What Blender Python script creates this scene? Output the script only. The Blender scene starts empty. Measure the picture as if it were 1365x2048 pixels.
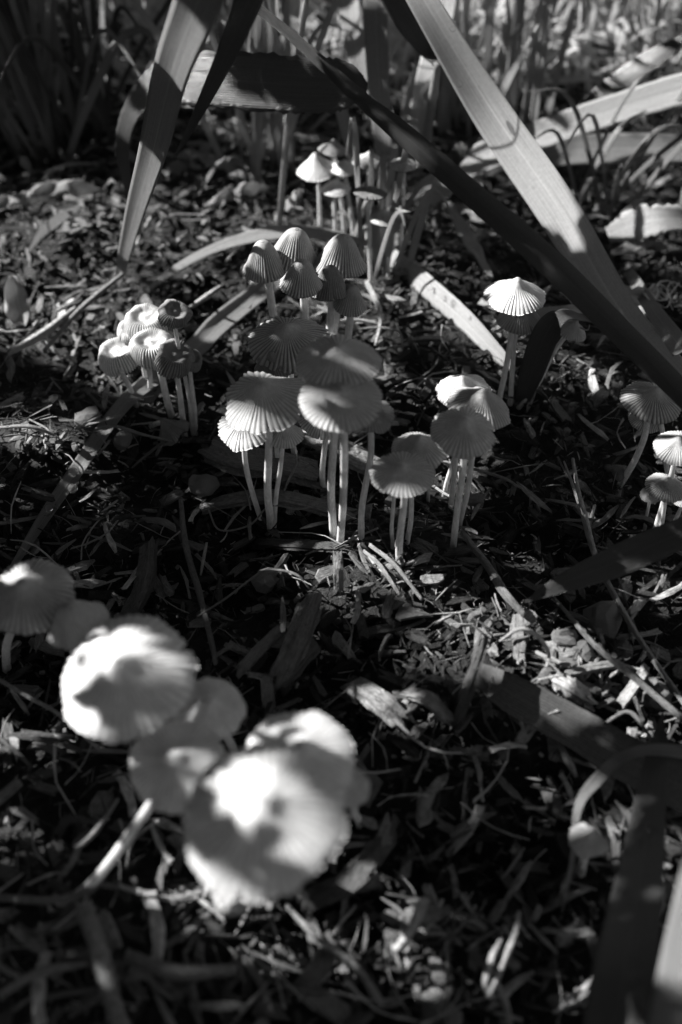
import bpy, math, random
import numpy as np
from mathutils import Vector, Matrix, Euler
random.seed(7)
RNG = np.random.default_rng(11)
sc = bpy.context.scene
COL = sc.collection
R = math.radians

# ------------------------------------------------------------------ camera, sky, sun, exposure
PITCH = 45.0
CAM = Vector((0, 0, 0.23))
FPX = 2196.0                       # focal length in pixels of the 1365x2048 photograph
cam = bpy.data.cameras.new('camera')
cam.sensor_fit = 'VERTICAL'; cam.sensor_height = 36.0; cam.sensor_width = 24.0
cam.lens = FPX / 2048 * 36.0
cam.clip_start = 0.005; cam.clip_end = 200
cam.dof.use_dof = True; cam.dof.focus_distance = 0.314; cam.dof.aperture_fstop = 9.0
camo = bpy.data.objects.new('camera', cam); COL.objects.link(camo)
camo.location = CAM; camo.rotation_euler = (R(90 - PITCH), 0, 0)
sc.camera = camo

SUN_AZ, SUN_EL = 72.0, 34.0        # degrees left of straight ahead, above the horizon
SUN = Vector((-math.sin(R(SUN_AZ)) * math.cos(R(SUN_EL)), math.cos(R(SUN_AZ)) * math.cos(R(SUN_EL)), math.sin(R(SUN_EL))))
world = bpy.data.worlds.new('World'); sc.world = world; world.use_nodes = True
nt = world.node_tree
sky = nt.nodes.new('ShaderNodeTexSky'); sky.sky_type = 'NISHITA'; sky.sun_disc = False
sky.sun_elevation = R(SUN_EL); sky.sun_rotation = R(-SUN_AZ)
bw = nt.nodes.new('ShaderNodeRGBToBW')
nt.links.new(sky.outputs[0], bw.inputs[0])
nt.links.new(bw.outputs[0], nt.nodes['Background'].inputs[0])
nt.nodes['Background'].inputs[1].default_value = 0.05
sun = bpy.data.lights.new('sun', 'SUN'); sun.energy = 5.0; sun.angle = R(0.5); sun.color = (1, 0.99, 0.975)
suno = bpy.data.objects.new('sun', sun); COL.objects.link(suno)
suno.rotation_euler = SUN.to_track_quat('Z', 'Y').to_euler()
sc.view_settings.view_transform = 'Standard'; sc.view_settings.look = 'None'
sc.view_settings.gamma = 1.0; sc.view_settings.use_curve_mapping = False
sc.view_settings.exposure = 1.6
sc.cycles.max_bounces = 6; sc.cycles.diffuse_bounces = 3; sc.cycles.transmission_bounces = 4
sc.cycles.glossy_bounces = 2; sc.cycles.transparent_max_bounces = 4
sc.cycles.caustics_reflective = False; sc.cycles.caustics_refractive = False

# ------------------------------------------------------------------ where things stand
cp, sp = math.cos(R(PITCH)), math.sin(R(PITCH))
def ray(px, py):                    # direction with unit depth along the camera axis
    a = (px - 682.5) / FPX; b = (1024 - py) / FPX
    return Vector((a, cp + b * sp, -sp + b * cp))
def gz(x, y):                       # the lie of the ground
    s = np.sin; x = np.asarray(x, float); y = np.asarray(y, float)
    fade = np.exp(-np.maximum(0, np.hypot(x, y - .3) - .6) * 1.5)
    g = (.0032 * s(x * 31 + 1.3 + 2 * s(y * 19)) + .0028 * s(y * 37 + 2.1 * s(x * 23) + .4) + .0016 * s(x * 83 + y * 61)
         + .0014 * s(y * 97 - x * 71 + 1) + .0008 * s(x * 190 + 3 * s(y * 150)) + .0007 * s(y * 230 + x * 90))
    return g * (.25 + .75 * fade)
def gzf(x, y): return float(gz(x, y))
def H(px, py, h=0.0):               # point on the pixel's ray, h above the ground
    d = ray(px, py); z = h
    for _ in range(6):
        t = (z - CAM.z) / d.z; p = CAM + d * t; z = h + gzf(p.x, p.y)
    return p
def Z(px, py, z): return CAM + ray(px, py) * z          # by depth along the camera axis
def V(px, py, y): d = ray(px, py); return CAM + d * (y / d.y)
def depth(p): v = p - CAM; return v.y * cp - v.z * sp
def px2m(p, n): return n * depth(p) / FPX

# ------------------------------------------------------------------ object helpers
def tag(o, label=None, cat=None, group=None, kind=None):
    if label: o['label'] = label
    if cat: o['category'] = cat
    if group: o['group'] = group
    if kind: o['kind'] = kind
    return o
def link(name, me, parent=None, mat=None, loc=None):
    o = bpy.data.objects.new(name, me); COL.objects.link(o)
    if parent is not None: o.parent = parent
    if mat and me is not None and not me.materials: me.materials.append(mat)
    if loc is not None: o.location = loc
    return o
def empty(name, loc, label, cat, group=None):
    o = bpy.data.objects.new(name, None); COL.objects.link(o); o.location = loc
    o.empty_display_size = .01
    return tag(o, label, cat, group)
def mesh(name, verts, faces, smooth=True, uv=None, attrs=None, uvf=None):
    """verts: (n,3) array; faces: list or (m,k) array; uv: per-vertex (n,2); attrs: {name: per-vertex floats}"""
    me = bpy.data.meshes.new(name)
    verts = np.asarray(verts, np.float32)
    if isinstance(faces, np.ndarray):
        k = faces.shape[1]; m = len(faces)
        loops = faces.astype(np.int32).ravel(); starts = np.arange(m, dtype=np.int32) * k; tot = np.full(m, k, np.int32)
    else:
        loops = np.array([i for f in faces for i in f], np.int32)
        tot = np.array([len(f) for f in faces], np.int32); starts = np.concatenate([[0], np.cumsum(tot)[:-1]]).astype(np.int32); m = len(tot)
    me.vertices.add(len(verts)); me.vertices.foreach_set('co', verts.ravel())
    me.loops.add(len(loops)); me.loops.foreach_set('vertex_index', loops)
    me.polygons.add(m); me.polygons.foreach_set('loop_start', starts)
    try: me.polygons.foreach_set('loop_total', tot)
    except Exception: pass
    me.polygons.foreach_set('use_smooth', np.full(m, bool(smooth)))
    if uv is not None:
        l = me.uv_layers.new(name='uv'); l.data.foreach_set('uv', np.asarray(uv, np.float32)[loops].ravel())
    for k_, a in (attrs or {}).items():
        at = me.attributes.new(k_, 'FLOAT', 'POINT'); at.data.foreach_set('value', np.asarray(a, np.float32))
    me.update(); me.validate()
    return me

# ------------------------------------------------------------------ materials (the photograph is black and white: all greys)
class Mat:
    def __init__(s, name):
        s.m = bpy.data.materials.new(name); s.m.use_nodes = True; s.nt = s.m.node_tree
        s.b = s.nt.nodes['Principled BSDF']; s.out = s.nt.nodes['Material Output']
    def n(s, t, **k):
        x = s.nt.nodes.new(t)
        for a, v in k.items(): setattr(x, a, v)
        return x
    def l(s, a, b): s.nt.links.new(a, b)
    def attr(s, name): x = s.n('ShaderNodeAttribute', attribute_name=name); return x.outputs['Fac']
    def math(s, op, a, b=None, c=None):
        x = s.n('ShaderNodeMath', operation=op)
        for i, v in enumerate((a, b, c)):
            if v is None: continue
            if isinstance(v, (int, float)): x.inputs[i].default_value = v
            else: s.l(v, x.inputs[i])
        return x.outputs[0]
    def rng(s, v, a, b, c, d):
        x = s.n('ShaderNodeMapRange'); s.l(v, x.inputs[0])
        for i, q in enumerate((a, b, c, d)): x.inputs[i + 1].default_value = q
        return x.outputs[0]
    def noise(s, vec, scale, detail=3, rough=.6):
        x = s.n('ShaderNodeTexNoise'); x.inputs['Scale'].default_value = scale; x.inputs['Detail'].default_value = detail
        x.inputs['Roughness'].default_value = rough; s.l(vec, x.inputs['Vector']); return x.outputs[0]
    def scaled(s, vec, sx, sy, sz=1):
        x = s.n('ShaderNodeMapping'); x.inputs['Scale'].default_value = (sx, sy, sz); s.l(vec, x.inputs[0]); return x.outputs[0]
    def col(s, v):
        s.l(v, s.b.inputs['Base Color'])
    def bump(s, h, dist, strength=1.0):
        x = s.n('ShaderNodeBump'); x.inputs['Distance'].default_value = dist; x.inputs['Strength'].default_value = strength
        s.l(h, x.inputs['Height']); s.l(x.outputs[0], s.b.inputs['Normal']); return x.outputs[0]
    def leafy(s, colv, f, normal=None):   # let part of the light through
        t = s.n('ShaderNodeBsdfTranslucent'); s.l(colv, t.inputs[0])
        if normal: s.l(normal, t.inputs['Normal'])
        mx = s.n('ShaderNodeMixShader'); mx.inputs[0].default_value = f
        s.l(s.b.outputs[0], mx.inputs[1]); s.l(t.outputs[0], mx.inputs[2]); s.l(mx.outputs[0], s.out.inputs[0])
    def rs(s, r, sp=.5):
        s.b.inputs['Roughness'].default_value = r; s.b.inputs['Specular IOR Level'].default_value = sp

def mat_wood(name, lo, hi, rough=.5, spec=.5):
    m = Mat(name); uv = m.n('ShaderNodeUVMap').outputs[0]; oi = m.n('ShaderNodeObjectInfo').outputs['Random']
    off = m.n('ShaderNodeVectorMath', operation='ADD'); m.l(uv, off.inputs[0])
    cx = m.n('ShaderNodeCombineXYZ'); m.l(m.math('MULTIPLY', oi, 37.0), cx.inputs[0]); m.l(cx.outputs[0], off.inputs[1])
    g = m.noise(m.scaled(off.outputs[0], 1.2, 9), 2.0, 4, .65)
    g2 = m.noise(off.outputs[0], 2.3, 3)
    t = m.math('ADD', m.math('MULTIPLY', g, .75), m.math('MULTIPLY', g2, .5))
    t = m.rng(t, .38, .92, 0, 1)
    tone = m.attr('tone')
    tone = m.math('MULTIPLY', tone, m.rng(oi, 0, 1, .75, 1.25))
    v = m.math('MULTIPLY', m.rng(t, 0, 1, .1, 2.0), m.rng(tone, 0, 1, lo, hi))
    m.col(v); m.rs(rough, spec)
    m.l(m.rng(g2, .3, .7, rough - .15, rough + .25), m.b.inputs['Roughness'])
    m.bump(g, .0011, 1.0)
    return m.m
M_CHIP = mat_wood('bark_chip', .005, .34, .5, .5)
M_SPLINT = mat_wood('splinter', .006, .6, .5, .5)
M_TWIG = mat_wood('twig', .06, .5, .6)
M_PLANK = mat_wood('weathered_strip', .02, .42, .45)

def mat_soil():
    m = Mat('soil'); co = m.n('ShaderNodeTexCoord').outputs['Object']
    n1 = m.noise(co, 160, 6, .7); n2 = m.noise(co, 1400, 4, .7)
    v = m.math('MULTIPLY', m.rng(n1, .3, .75, .006, .03), m.rng(n2, .3, .7, .6, 1.6))
    m.col(v); m.rs(.7, .3); m.bump(m.math('ADD', n1, m.math('MULTIPLY', n2, .4)), .004, 1)
    return m.m
M_SOIL = mat_soil()

def mat_stone():
    m = Mat('pebble'); co = m.n('ShaderNodeTexCoord').outputs['Object']
    n1 = m.noise(co, 300, 4); n2 = m.noise(co, 2500, 3)
    m.col(m.math('MULTIPLY', m.rng(n1, .3, .7, .06, .2), m.rng(n2, .3, .7, .7, 1.4))); m.rs(.55, .4)
    m.bump(n2, .0004, .8); return m.m
M_STONE = mat_stone()

def mat_cap(name, base, trans, groove=.45, tone=1.0, glow=None):
    m = Mat(name); co = m.n('ShaderNodeTexCoord').outputs['Object']
    gr = m.attr('groove'); rad = m.attr('rad'); uv = m.n('ShaderNodeUVMap').outputs[0]
    st = m.noise(m.scaled(uv, 1.5, 70), 1.0, 4, .7)       # radial fibres
    mo = m.noise(co, 420, 4, .7); sp_ = m.noise(co, 3200, 2)
    v = m.math('MULTIPLY', m.rng(st, .3, .7, .82, 1.15), m.rng(mo, .3, .7, .86, 1.12))
    v = m.math('MULTIPLY', v, m.rng(sp_, .35, .7, .9, 1.08))
    gsoft = m.math('SUBTRACT', 1.0, m.math('MULTIPLY', gr, groove))
    v = m.math('MULTIPLY', v, gsoft)
    disc = m.rng(rad, .02, .2, .8, 1.0)                   # the disc in the middle is a darker tan
    v = m.math('MULTIPLY', v, disc)
    v = m.math('MULTIPLY', v, base)
    # a few brown flecks
    fl = m.noise(co, 230, 1); v = m.math('MULTIPLY', v, m.rng(fl, .70, .76, 1, .45))
    m.col(v); m.rs(.6, .25)
    nb = m.bump(m.math('ADD', st, m.math('MULTIPLY', sp_, .6)), .00018, .8)
    m.leafy(v, trans, nb)
    return m.m
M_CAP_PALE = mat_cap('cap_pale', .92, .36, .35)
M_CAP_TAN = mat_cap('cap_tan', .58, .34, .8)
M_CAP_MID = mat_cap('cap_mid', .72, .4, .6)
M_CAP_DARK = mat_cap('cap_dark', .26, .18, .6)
M_CAP_PLEAT = mat_cap('cap_pleated', .85, .3, .8)
M_GILL = mat_cap('gills_dark', .14, .12, .85)

def mat_stem():
    m = Mat('stem'); co = m.n('ShaderNodeTexCoord').outputs['Object']
    n = m.noise(m.scaled(co, 1, 1, .12), 2500, 3); n2 = m.noise(co, 500, 3)
    v = m.math('MULTIPLY', m.rng(n, .3, .7, .55, .8), m.rng(n2, .3, .7, .85, 1.1))
    m.col(v); m.rs(.5, .35)
    m.b.inputs['Subsurface Weight'].default_value = .0
    m.bump(n, .0002, .6); m.leafy(v, .3); return m.m
M_STEM = mat_stem()

def mat_leaf(name, lo, hi, trans, rough=.42, veins=26, spec=.5, blotch=.3):
    m = Mat(name); uv = m.n('ShaderNodeUVMap').outputs[0]
    sx = m.n('ShaderNodeSeparateXYZ'); m.l(uv, sx.inputs[0]); vv = sx.outputs[1]
    w = m.math('SINE', m.math('MULTIPLY', vv, veins * math.pi))
    fine = m.noise(m.scaled(uv, 1.2, 16), 1.0, 5, .75)
    bl = m.noise(m.scaled(uv, 30, 2), 2.0, 5, .65)
    t = m.math('ADD', m.math('MULTIPLY', w, .04), m.math('ADD', m.math('MULTIPLY', fine, .75), m.math('MULTIPLY', bl, blotch)))
    v = m.rng(t, .3, .8, lo, hi)
    mid = m.rng(m.math('ABSOLUTE', vv), 0, .07, 1.25, 1.0)
    v = m.math('MULTIPLY', v, mid)
    co = m.n('ShaderNodeTexCoord').outputs['Object']
    fl = m.noise(co, 180, 2); v = m.math('MULTIPLY', v, m.rng(fl, .68, .76, 1, .8))
    m.col(v); m.rs(rough, spec)
    h = m.math('ADD', m.math('MULTIPLY', w, .5), m.math('MULTIPLY', fine, .8))
    nb = m.bump(h, .00025, .7); m.leafy(v, trans, nb)
    return m.m
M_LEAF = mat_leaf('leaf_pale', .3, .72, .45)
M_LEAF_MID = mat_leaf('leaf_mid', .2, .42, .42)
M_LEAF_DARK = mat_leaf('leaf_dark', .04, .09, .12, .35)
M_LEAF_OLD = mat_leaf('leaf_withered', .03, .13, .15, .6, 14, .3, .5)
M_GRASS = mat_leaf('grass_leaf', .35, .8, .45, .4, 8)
M_GOBO_LEAF = mat_leaf('gobo_leaf', .03, .06, .06, .45, 6)  # for the unseen leaves added to shape the sunlight

def mat_water():
    m = Mat('water'); b = m.b
    b.inputs['Base Color'].default_value = (1, 1, 1, 1); b.inputs['Roughness'].default_value = .01
    b.inputs['IOR'].default_value = 1.33; b.inputs['Transmission Weight'].default_value = 1.0
    t = m.n('ShaderNodeBsdfTransparent'); mx = m.n('ShaderNodeMixShader'); mx.inputs[0].default_value = .6
    m.l(b.outputs[0], mx.inputs[1]); m.l(t.outputs[0], mx.inputs[2]); m.l(mx.outputs[0], m.out.inputs[0])
    return m.m
M_WATER = mat_water()

# ------------------------------------------------------------------ the ground: one sheet to the horizon
def ground():
    def axis(c, fine, half, n, far, m):
        a = np.linspace(c - half, c + half, n)
        g = np.geomspace(fine, far, m)
        return np.concatenate([(c - half - g)[::-1], a, c + half + g])
    xs = axis(0, .004, .34, 230, 60, 34); ys = axis(.38, .004, .36, 240, 60, 34)
    X, Y = np.meshgrid(xs, ys); Zz = gz(X, Y) - .0015
    n, m = X.shape; idx = np.arange(n * m).reshape(n, m)
    f = np.stack([idx[:-1, :-1], idx[:-1, 1:], idx[1:, 1:], idx[1:, :-1]], -1).reshape(-1, 4)
    o = link('ground', mesh('ground', np.stack([X, Y, Zz], -1).reshape(-1, 3), f), None, M_SOIL)
    tag(o, kind='structure')
ground()

# ------------------------------------------------------------------ mulch: template shapes
def tpl_chip(seed, L=1.0, W=.35, T=.14, n=8):
    """a flake split along the grain: straightish sides, jagged broken ends"""
    r = random.Random(seed); ol = []
    tw = r.uniform(-.12, .12)
    for x, y in ((-.5, -.3), (-.25, -.5), (.2, -.5), (.48, -.35), (.42, .05), (.5, .4), (.1, .5), (-.3, .5), (-.42, .2)):
        ol.append((L * (x + r.uniform(-.09, .09) * (1.6 if abs(x) > .4 else .8)), W * (y * (1 + tw * x * 3) + r.uniform(-.12, .12))))
    n = len(ol); bend = r.uniform(-.16, .16)
    top = [(x * .97, y * .9, T / 2 * r.uniform(.4, 1.3) + bend * x * x) for x, y in ol]
    bot = [(x, y, -T / 2 + bend * x * x) for x, y in ol]
    v = top + bot + [(-.2 * L, W * r.uniform(-.2, .2), T * r.uniform(.3, .9)), (.2 * L, W * r.uniform(-.2, .2), T * r.uniform(.3, .9)), (0, 0, -T * .6)]
    f = []; a, b, c = 2 * n, 2 * n + 1, 2 * n + 2
    for i in range(n):
        j = (i + 1) % n; f += [(i, n + i, n + j), (i, n + j, j), (c, n + j, n + i)]
        f.append((a if (ol[i][0] + ol[j][0]) < 0 else b, i, j))
    m = [i for i in range(n) if (ol[i][0] + ol[(i + 1) % n][0] < 0) != (ol[i - 1][0] + ol[i][0] < 0)]
    for i in m: f.append((a, b, i))
    v = np.array(v); return v, np.array(f), v[:, :2] * 2 + v[:, 2:3] * [[0, 2]]
def tpl_splint(seed, L=1.0, W=.12, T=.07, curve=.05):
    r = random.Random(seed); secs = []; k = 5
    ns = 5
    for s in range(ns):
        u = s / (ns - 1) - .5; w = W * r.uniform(.7, 1.15) * (.35 if s in (0, ns - 1) and r.random() < .6 else 1)
        t = T * r.uniform(.7, 1.2); oy = curve * math.cos(u * 3.1) + r.uniform(-.012, .012)
        oz = curve * .7 * (r.random() - .5) + curve * math.cos(u * 3) * .5
        for q in range(k):
            a = 2 * math.pi * q / k + .3
            jit = r.uniform(-.05, .05) if s in (0, ns - 1) else 0
            secs.append((u * L + jit, oy + w / 2 * math.cos(a), oz + t / 2 * math.sin(a)))
    f = []
    for s in range(ns - 1):
        for q in range(k):
            a, b = s * k + q, s * k + (q + 1) % k
            f += [(a, b, b + k), (a, b + k, a + k)]
    for s in (0, ns - 1):
        o = s * k
        for q in range(1, k - 1): f.append((o, o + q, o + q + 1))
    v = np.array(secs); ang = np.tile(np.arange(k), ns) * .25
    return v, np.array(f), np.stack([v[:, 0] * 2, ang], -1)
def tpl_pebble(seed):
    r = random.Random(seed)
    import bmesh
    bm = bmesh.new(); bmesh.ops.create_icosphere(bm, subdivisions=2, radius=.5)
    ph = [r.uniform(0, 6) for _ in range(6)]
    for v in bm.verts:
        c = v.co; k = 1 + .16 * math.sin(c.x * 7 + ph[0]) + .13 * math.sin(c.y * 9 + ph[1]) + .1 * math.sin(c.z * 11 + ph[2] + c.x * 6)
        v.co = Vector((c.x * k, c.y * k * .75, c.z * k * .55))
    v = np.array([tuple(q.co) for q in bm.verts]); f = np.array([[q.index for q in p.verts] for p in bm.faces]); bm.free()
    return v, f, v[:, :2]
CHIPS = [tpl_chip(i, 1, random.uniform(.2, .42), random.uniform(.06, .13)) for i in range(9)]
SPLINTS = [tpl_splint(50 + i, 1, random.uniform(.06, .17), random.uniform(.03, .07), random.uniform(0, .09)) for i in range(9)]
FIBRES = [tpl_splint(90 + i, 1, random.uniform(.018, .034), random.uniform(.012, .024), random.uniform(.01, .11)) for i in range(6)]
PEBBLES = [tpl_pebble(i) for i in range(5)]

def rotmats(yaw, pitch, roll):
    cy, sy = np.cos(yaw), np.sin(yaw); cpi, spi = np.cos(pitch), np.sin(pitch); cr, sr = np.cos(roll), np.sin(roll)
    Rm = np.empty((len(yaw), 3, 3))
    Rm[:, 0, 0] = cy * cpi; Rm[:, 0, 1] = cy * spi * sr - sy * cr; Rm[:, 0, 2] = cy * spi * cr + sy * sr
    Rm[:, 1, 0] = sy * cpi; Rm[:, 1, 1] = sy * spi * sr + cy * cr; Rm[:, 1, 2] = sy * spi * cr - cy * sr
    Rm[:, 2, 0] = -spi; Rm[:, 2, 1] = cpi * sr; Rm[:, 2, 2] = cpi * cr
    return Rm
def scatter_xy(n, ymax=.8, marg=1.8, near=.03):
    """points spread over the ground the picture shows, somewhat beyond its sides, even in area"""
    out = []
    while len(out) < n:
        y = RNG.uniform(near, ymax, n); d = y * cp + .23 * sp
        x = RNG.uniform(-.5, .5, n)
        k = np.abs(x) < .311 * d * marg + .02
        out += list(zip(x[k], y[k]))
    return np.array(out[:n])
def stuff_mesh(name, tpls, n, Lr, zr, tilt, tones, ymax, mat, label, marg=1.8, near=.03, power=1.0):
    V_, F_, U_, A_ = [], [], [], []; off = 0
    per = n // len(tpls)
    for (tv, tf, tu) in tpls:
        p = scatter_xy(per, ymax, marg, near); L = Lr[0] + (Lr[1] - Lr[0]) * RNG.random(per) ** 2
        Rm = rotmats(RNG.uniform(0, 6.28, per), RNG.normal(0, tilt, per), RNG.normal(0, .5, per))
        q = np.einsum('nij,kj->nki', Rm, tv) * L[:, None, None]
        q[:, :, 0] += p[:, 0:1]; q[:, :, 1] += p[:, 1:2]
        q[:, :, 2] += (gz(p[:, 0], p[:, 1]) + zr[0] + (zr[1] - zr[0]) * RNG.random(per) ** power)[:, None]
        F_.append((tf[None] + (np.arange(per) * len(tv))[:, None, None]).reshape(-1, 3) + off); off += per * len(tv)
        V_.append(q.reshape(-1, 3)); ts = tones[0] + (tones[1] - tones[0]) * RNG.random(per) ** tones[2]
        A_.append(np.repeat(ts, len(tv))); U_.append((tu[None] + RNG.uniform(0, 50, (per, 1, 2))).reshape(-1, 2))
    me = mesh(name, np.concatenate(V_), np.concatenate(F_), False, np.concatenate(U_), {'tone': np.concatenate(A_)})
    o = link(name, me, None, mat); tag(o, label, 'mulch', kind='stuff')
stuff_mesh('bark_mulch', CHIPS, 31000, (.0016, .0105), (-.001, .0032), .28, (.0, .65, 4), .8, M_CHIP, 'dark shredded bark mulch covering the ground')
stuff_mesh('wood_shreds', SPLINTS, 12000, (.003, .010), (0, .0035), .3, (.0, .7, 5), .8, M_SPLINT, 'fine wood shreds mixed all through the bark mulch')
stuff_mesh('shredded_crumbs', SPLINTS, 20000, (.0014, .005), (.0005, .004), .5, (.0, .8, 4), .62, M_SPLINT, 'finely shredded crumbs of wood and soil filling the gaps in the mulch')
stuff_mesh('plant_fibres', FIBRES, 4000, (.004, .013), (.0005, .0045), .25, (.0, .8, 4), .8, M_SPLINT, 'thin pale plant fibres lying over the bark mulch')
stuff_mesh('crumbs', [(PEBBLES[0][0], PEBBLES[0][1], PEBBLES[0][2])], 4000, (.0007, .002), (.0, .003), .5, (.1, .8, 1.5), .6, M_STONE, 'small soil crumbs and grit between the chips')

# the pieces that show largest, each one an object
def piece_meshes(name, tpls, mat, tones):
    out = []
    for k, (tv, tf, tu) in enumerate(tpls):
        me = mesh(name, tv, tf, False, tu + k * 7.3, {'tone': np.full(len(tv), tones[k % len(tones)])}); me.materials.append(mat); out.append(me)
    return out
MP_CHIP = piece_meshes('bark_chip', CHIPS, M_CHIP, (.15, .3, .55, .1, .8, .25, .45, .2, .6))
MP_SPL = piece_meshes('wood_splinter', SPLINTS, M_SPLINT, (.2, .5, .1, .8, .3, .15, .6, .4, .25))
MP_FIB = piece_meshes('straw_fibre', FIBRES, M_SPLINT, (.5, .9, .7, .4, .8, .6))
MP_PEB = piece_meshes('pebble', PEBBLES, M_STONE, (.5,))
def put_piece(name, me, p, L, yaw, pitch, roll, label, cat, group, wide=1.0, thick=1.0):
    if len(label.split()) < 15 and name != 'pebble':
        a = math.degrees(yaw) % 180; label += ', level' if a < 22 or a > 158 else ', pointing away' if 68 < a < 112 else ', slanting right' if a < 68 else ', slanting left'
    o = link(name, me, None, None, p); o.rotation_euler = (roll, pitch, yaw); o.scale = (L, L * wide, L * thick)
    tag(o, label, cat, group); return o
LANDMARK = [((300, 760), 'curled pleated mushrooms'), ((180, 640), 'broken pale twig'), ((90, 860), 'grainy clod'), ((110, 1010), 'low end of the flat leaf'), ((520, 960), 'joined stems'),
    ((680, 1090), 'tallest stems'), ((400, 1080), 'dark knobbly twig'), ((800, 1130), 'frontmost forked stems'), ((920, 1060), 'right-hand cluster'), ((860, 650), 'droplet-covered strip'), ((1040, 850), 'tall thin stems'),
    ((1250, 950), 'bent stem'), ((1180, 1060), 'split straws'), ((1140, 1330), 'smooth oval pebble'), ((1290, 1290), 'dark beaded stalk'), ((1010, 1220), 'jointed twig'), ((590, 1290), 'short cut sticks'),
    ((770, 1400), 'rough wood chunk'), ((1140, 1500), 'withered leaf strip'), ((1185, 1700), 'lone small mushroom'), ((900, 1650), 'gloomy gap right of the large caps'), ((640, 1860), 'forked straw'),
    ((920, 1880), 'bottom sunlit patch'), ((200, 1900), 'straight pale stick'), ((60, 1560), 'left edge under the round cap'), ((120, 1720), 'leaning thin stem'), ((450, 1960), 'short level stick'),
    ((230, 1350), 'large round cap'), ((620, 640), 'bell mushrooms'), ((200, 480), 'bright litter at upper left'), ((1180, 760), 'gloom under the long blades')]
def where(px, py):
    (x, y), nm = min(LANDMARK, key=lambda q: (q[0][0] - px) ** 2 + (q[0][1] - py) ** 2)
    dx, dy = px - x, py - y
    return ('right of the ' if dx > 0 else 'left of the ') + nm if abs(dx) > abs(dy) else ('below the ' if dy > 0 else 'above the ') + nm
def strew(n, name, meshes, Lr, zr, tilt, label, cat, group, pyr=(560, 2040)):
    for i in range(n):
        px = random.uniform(-10, 1375); py = pyr[0] + (pyr[1] - pyr[0]) * random.random()
        p = H(px, py); L = random.uniform(*Lr); p.z += random.uniform(*zr)
        me = random.choice(meshes); tone = me.attributes['tone'].data[0].value; mid = sum(Lr) / 2; wide = random.uniform(.8, 1.5)
        lb = ('dark ' if tone < .25 else 'dull ' if tone < .5 else 'pale ') + ('long ' if L > mid else 'short ') + ('thick ' if wide > 1.15 else 'slim ') + label.replace('lying', '').replace('strand of straw', 'straw') + where(px, py)
        put_piece(name, me, p, L, random.uniform(0, 6.28), random.gauss(0, tilt), random.gauss(0, .35), lb, cat, group, wide)
strew(290, 'bark_chip', MP_CHIP, (.006, .0115), (.002, .0042), .2, 'bark chip lying', 'bark chip', 'bark chips lying on the mulch')
strew(230, 'wood_splinter', MP_SPL, (.007, .016), (.0028, .005), .17, 'wood splinter lying', 'splinter', 'wood splinters lying on the mulch')
strew(130, 'straw_fibre', MP_FIB, (.009, .02), (.004, .0065), .15, 'strand of straw lying', 'straw', 'straw strands on the mulch')

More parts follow.
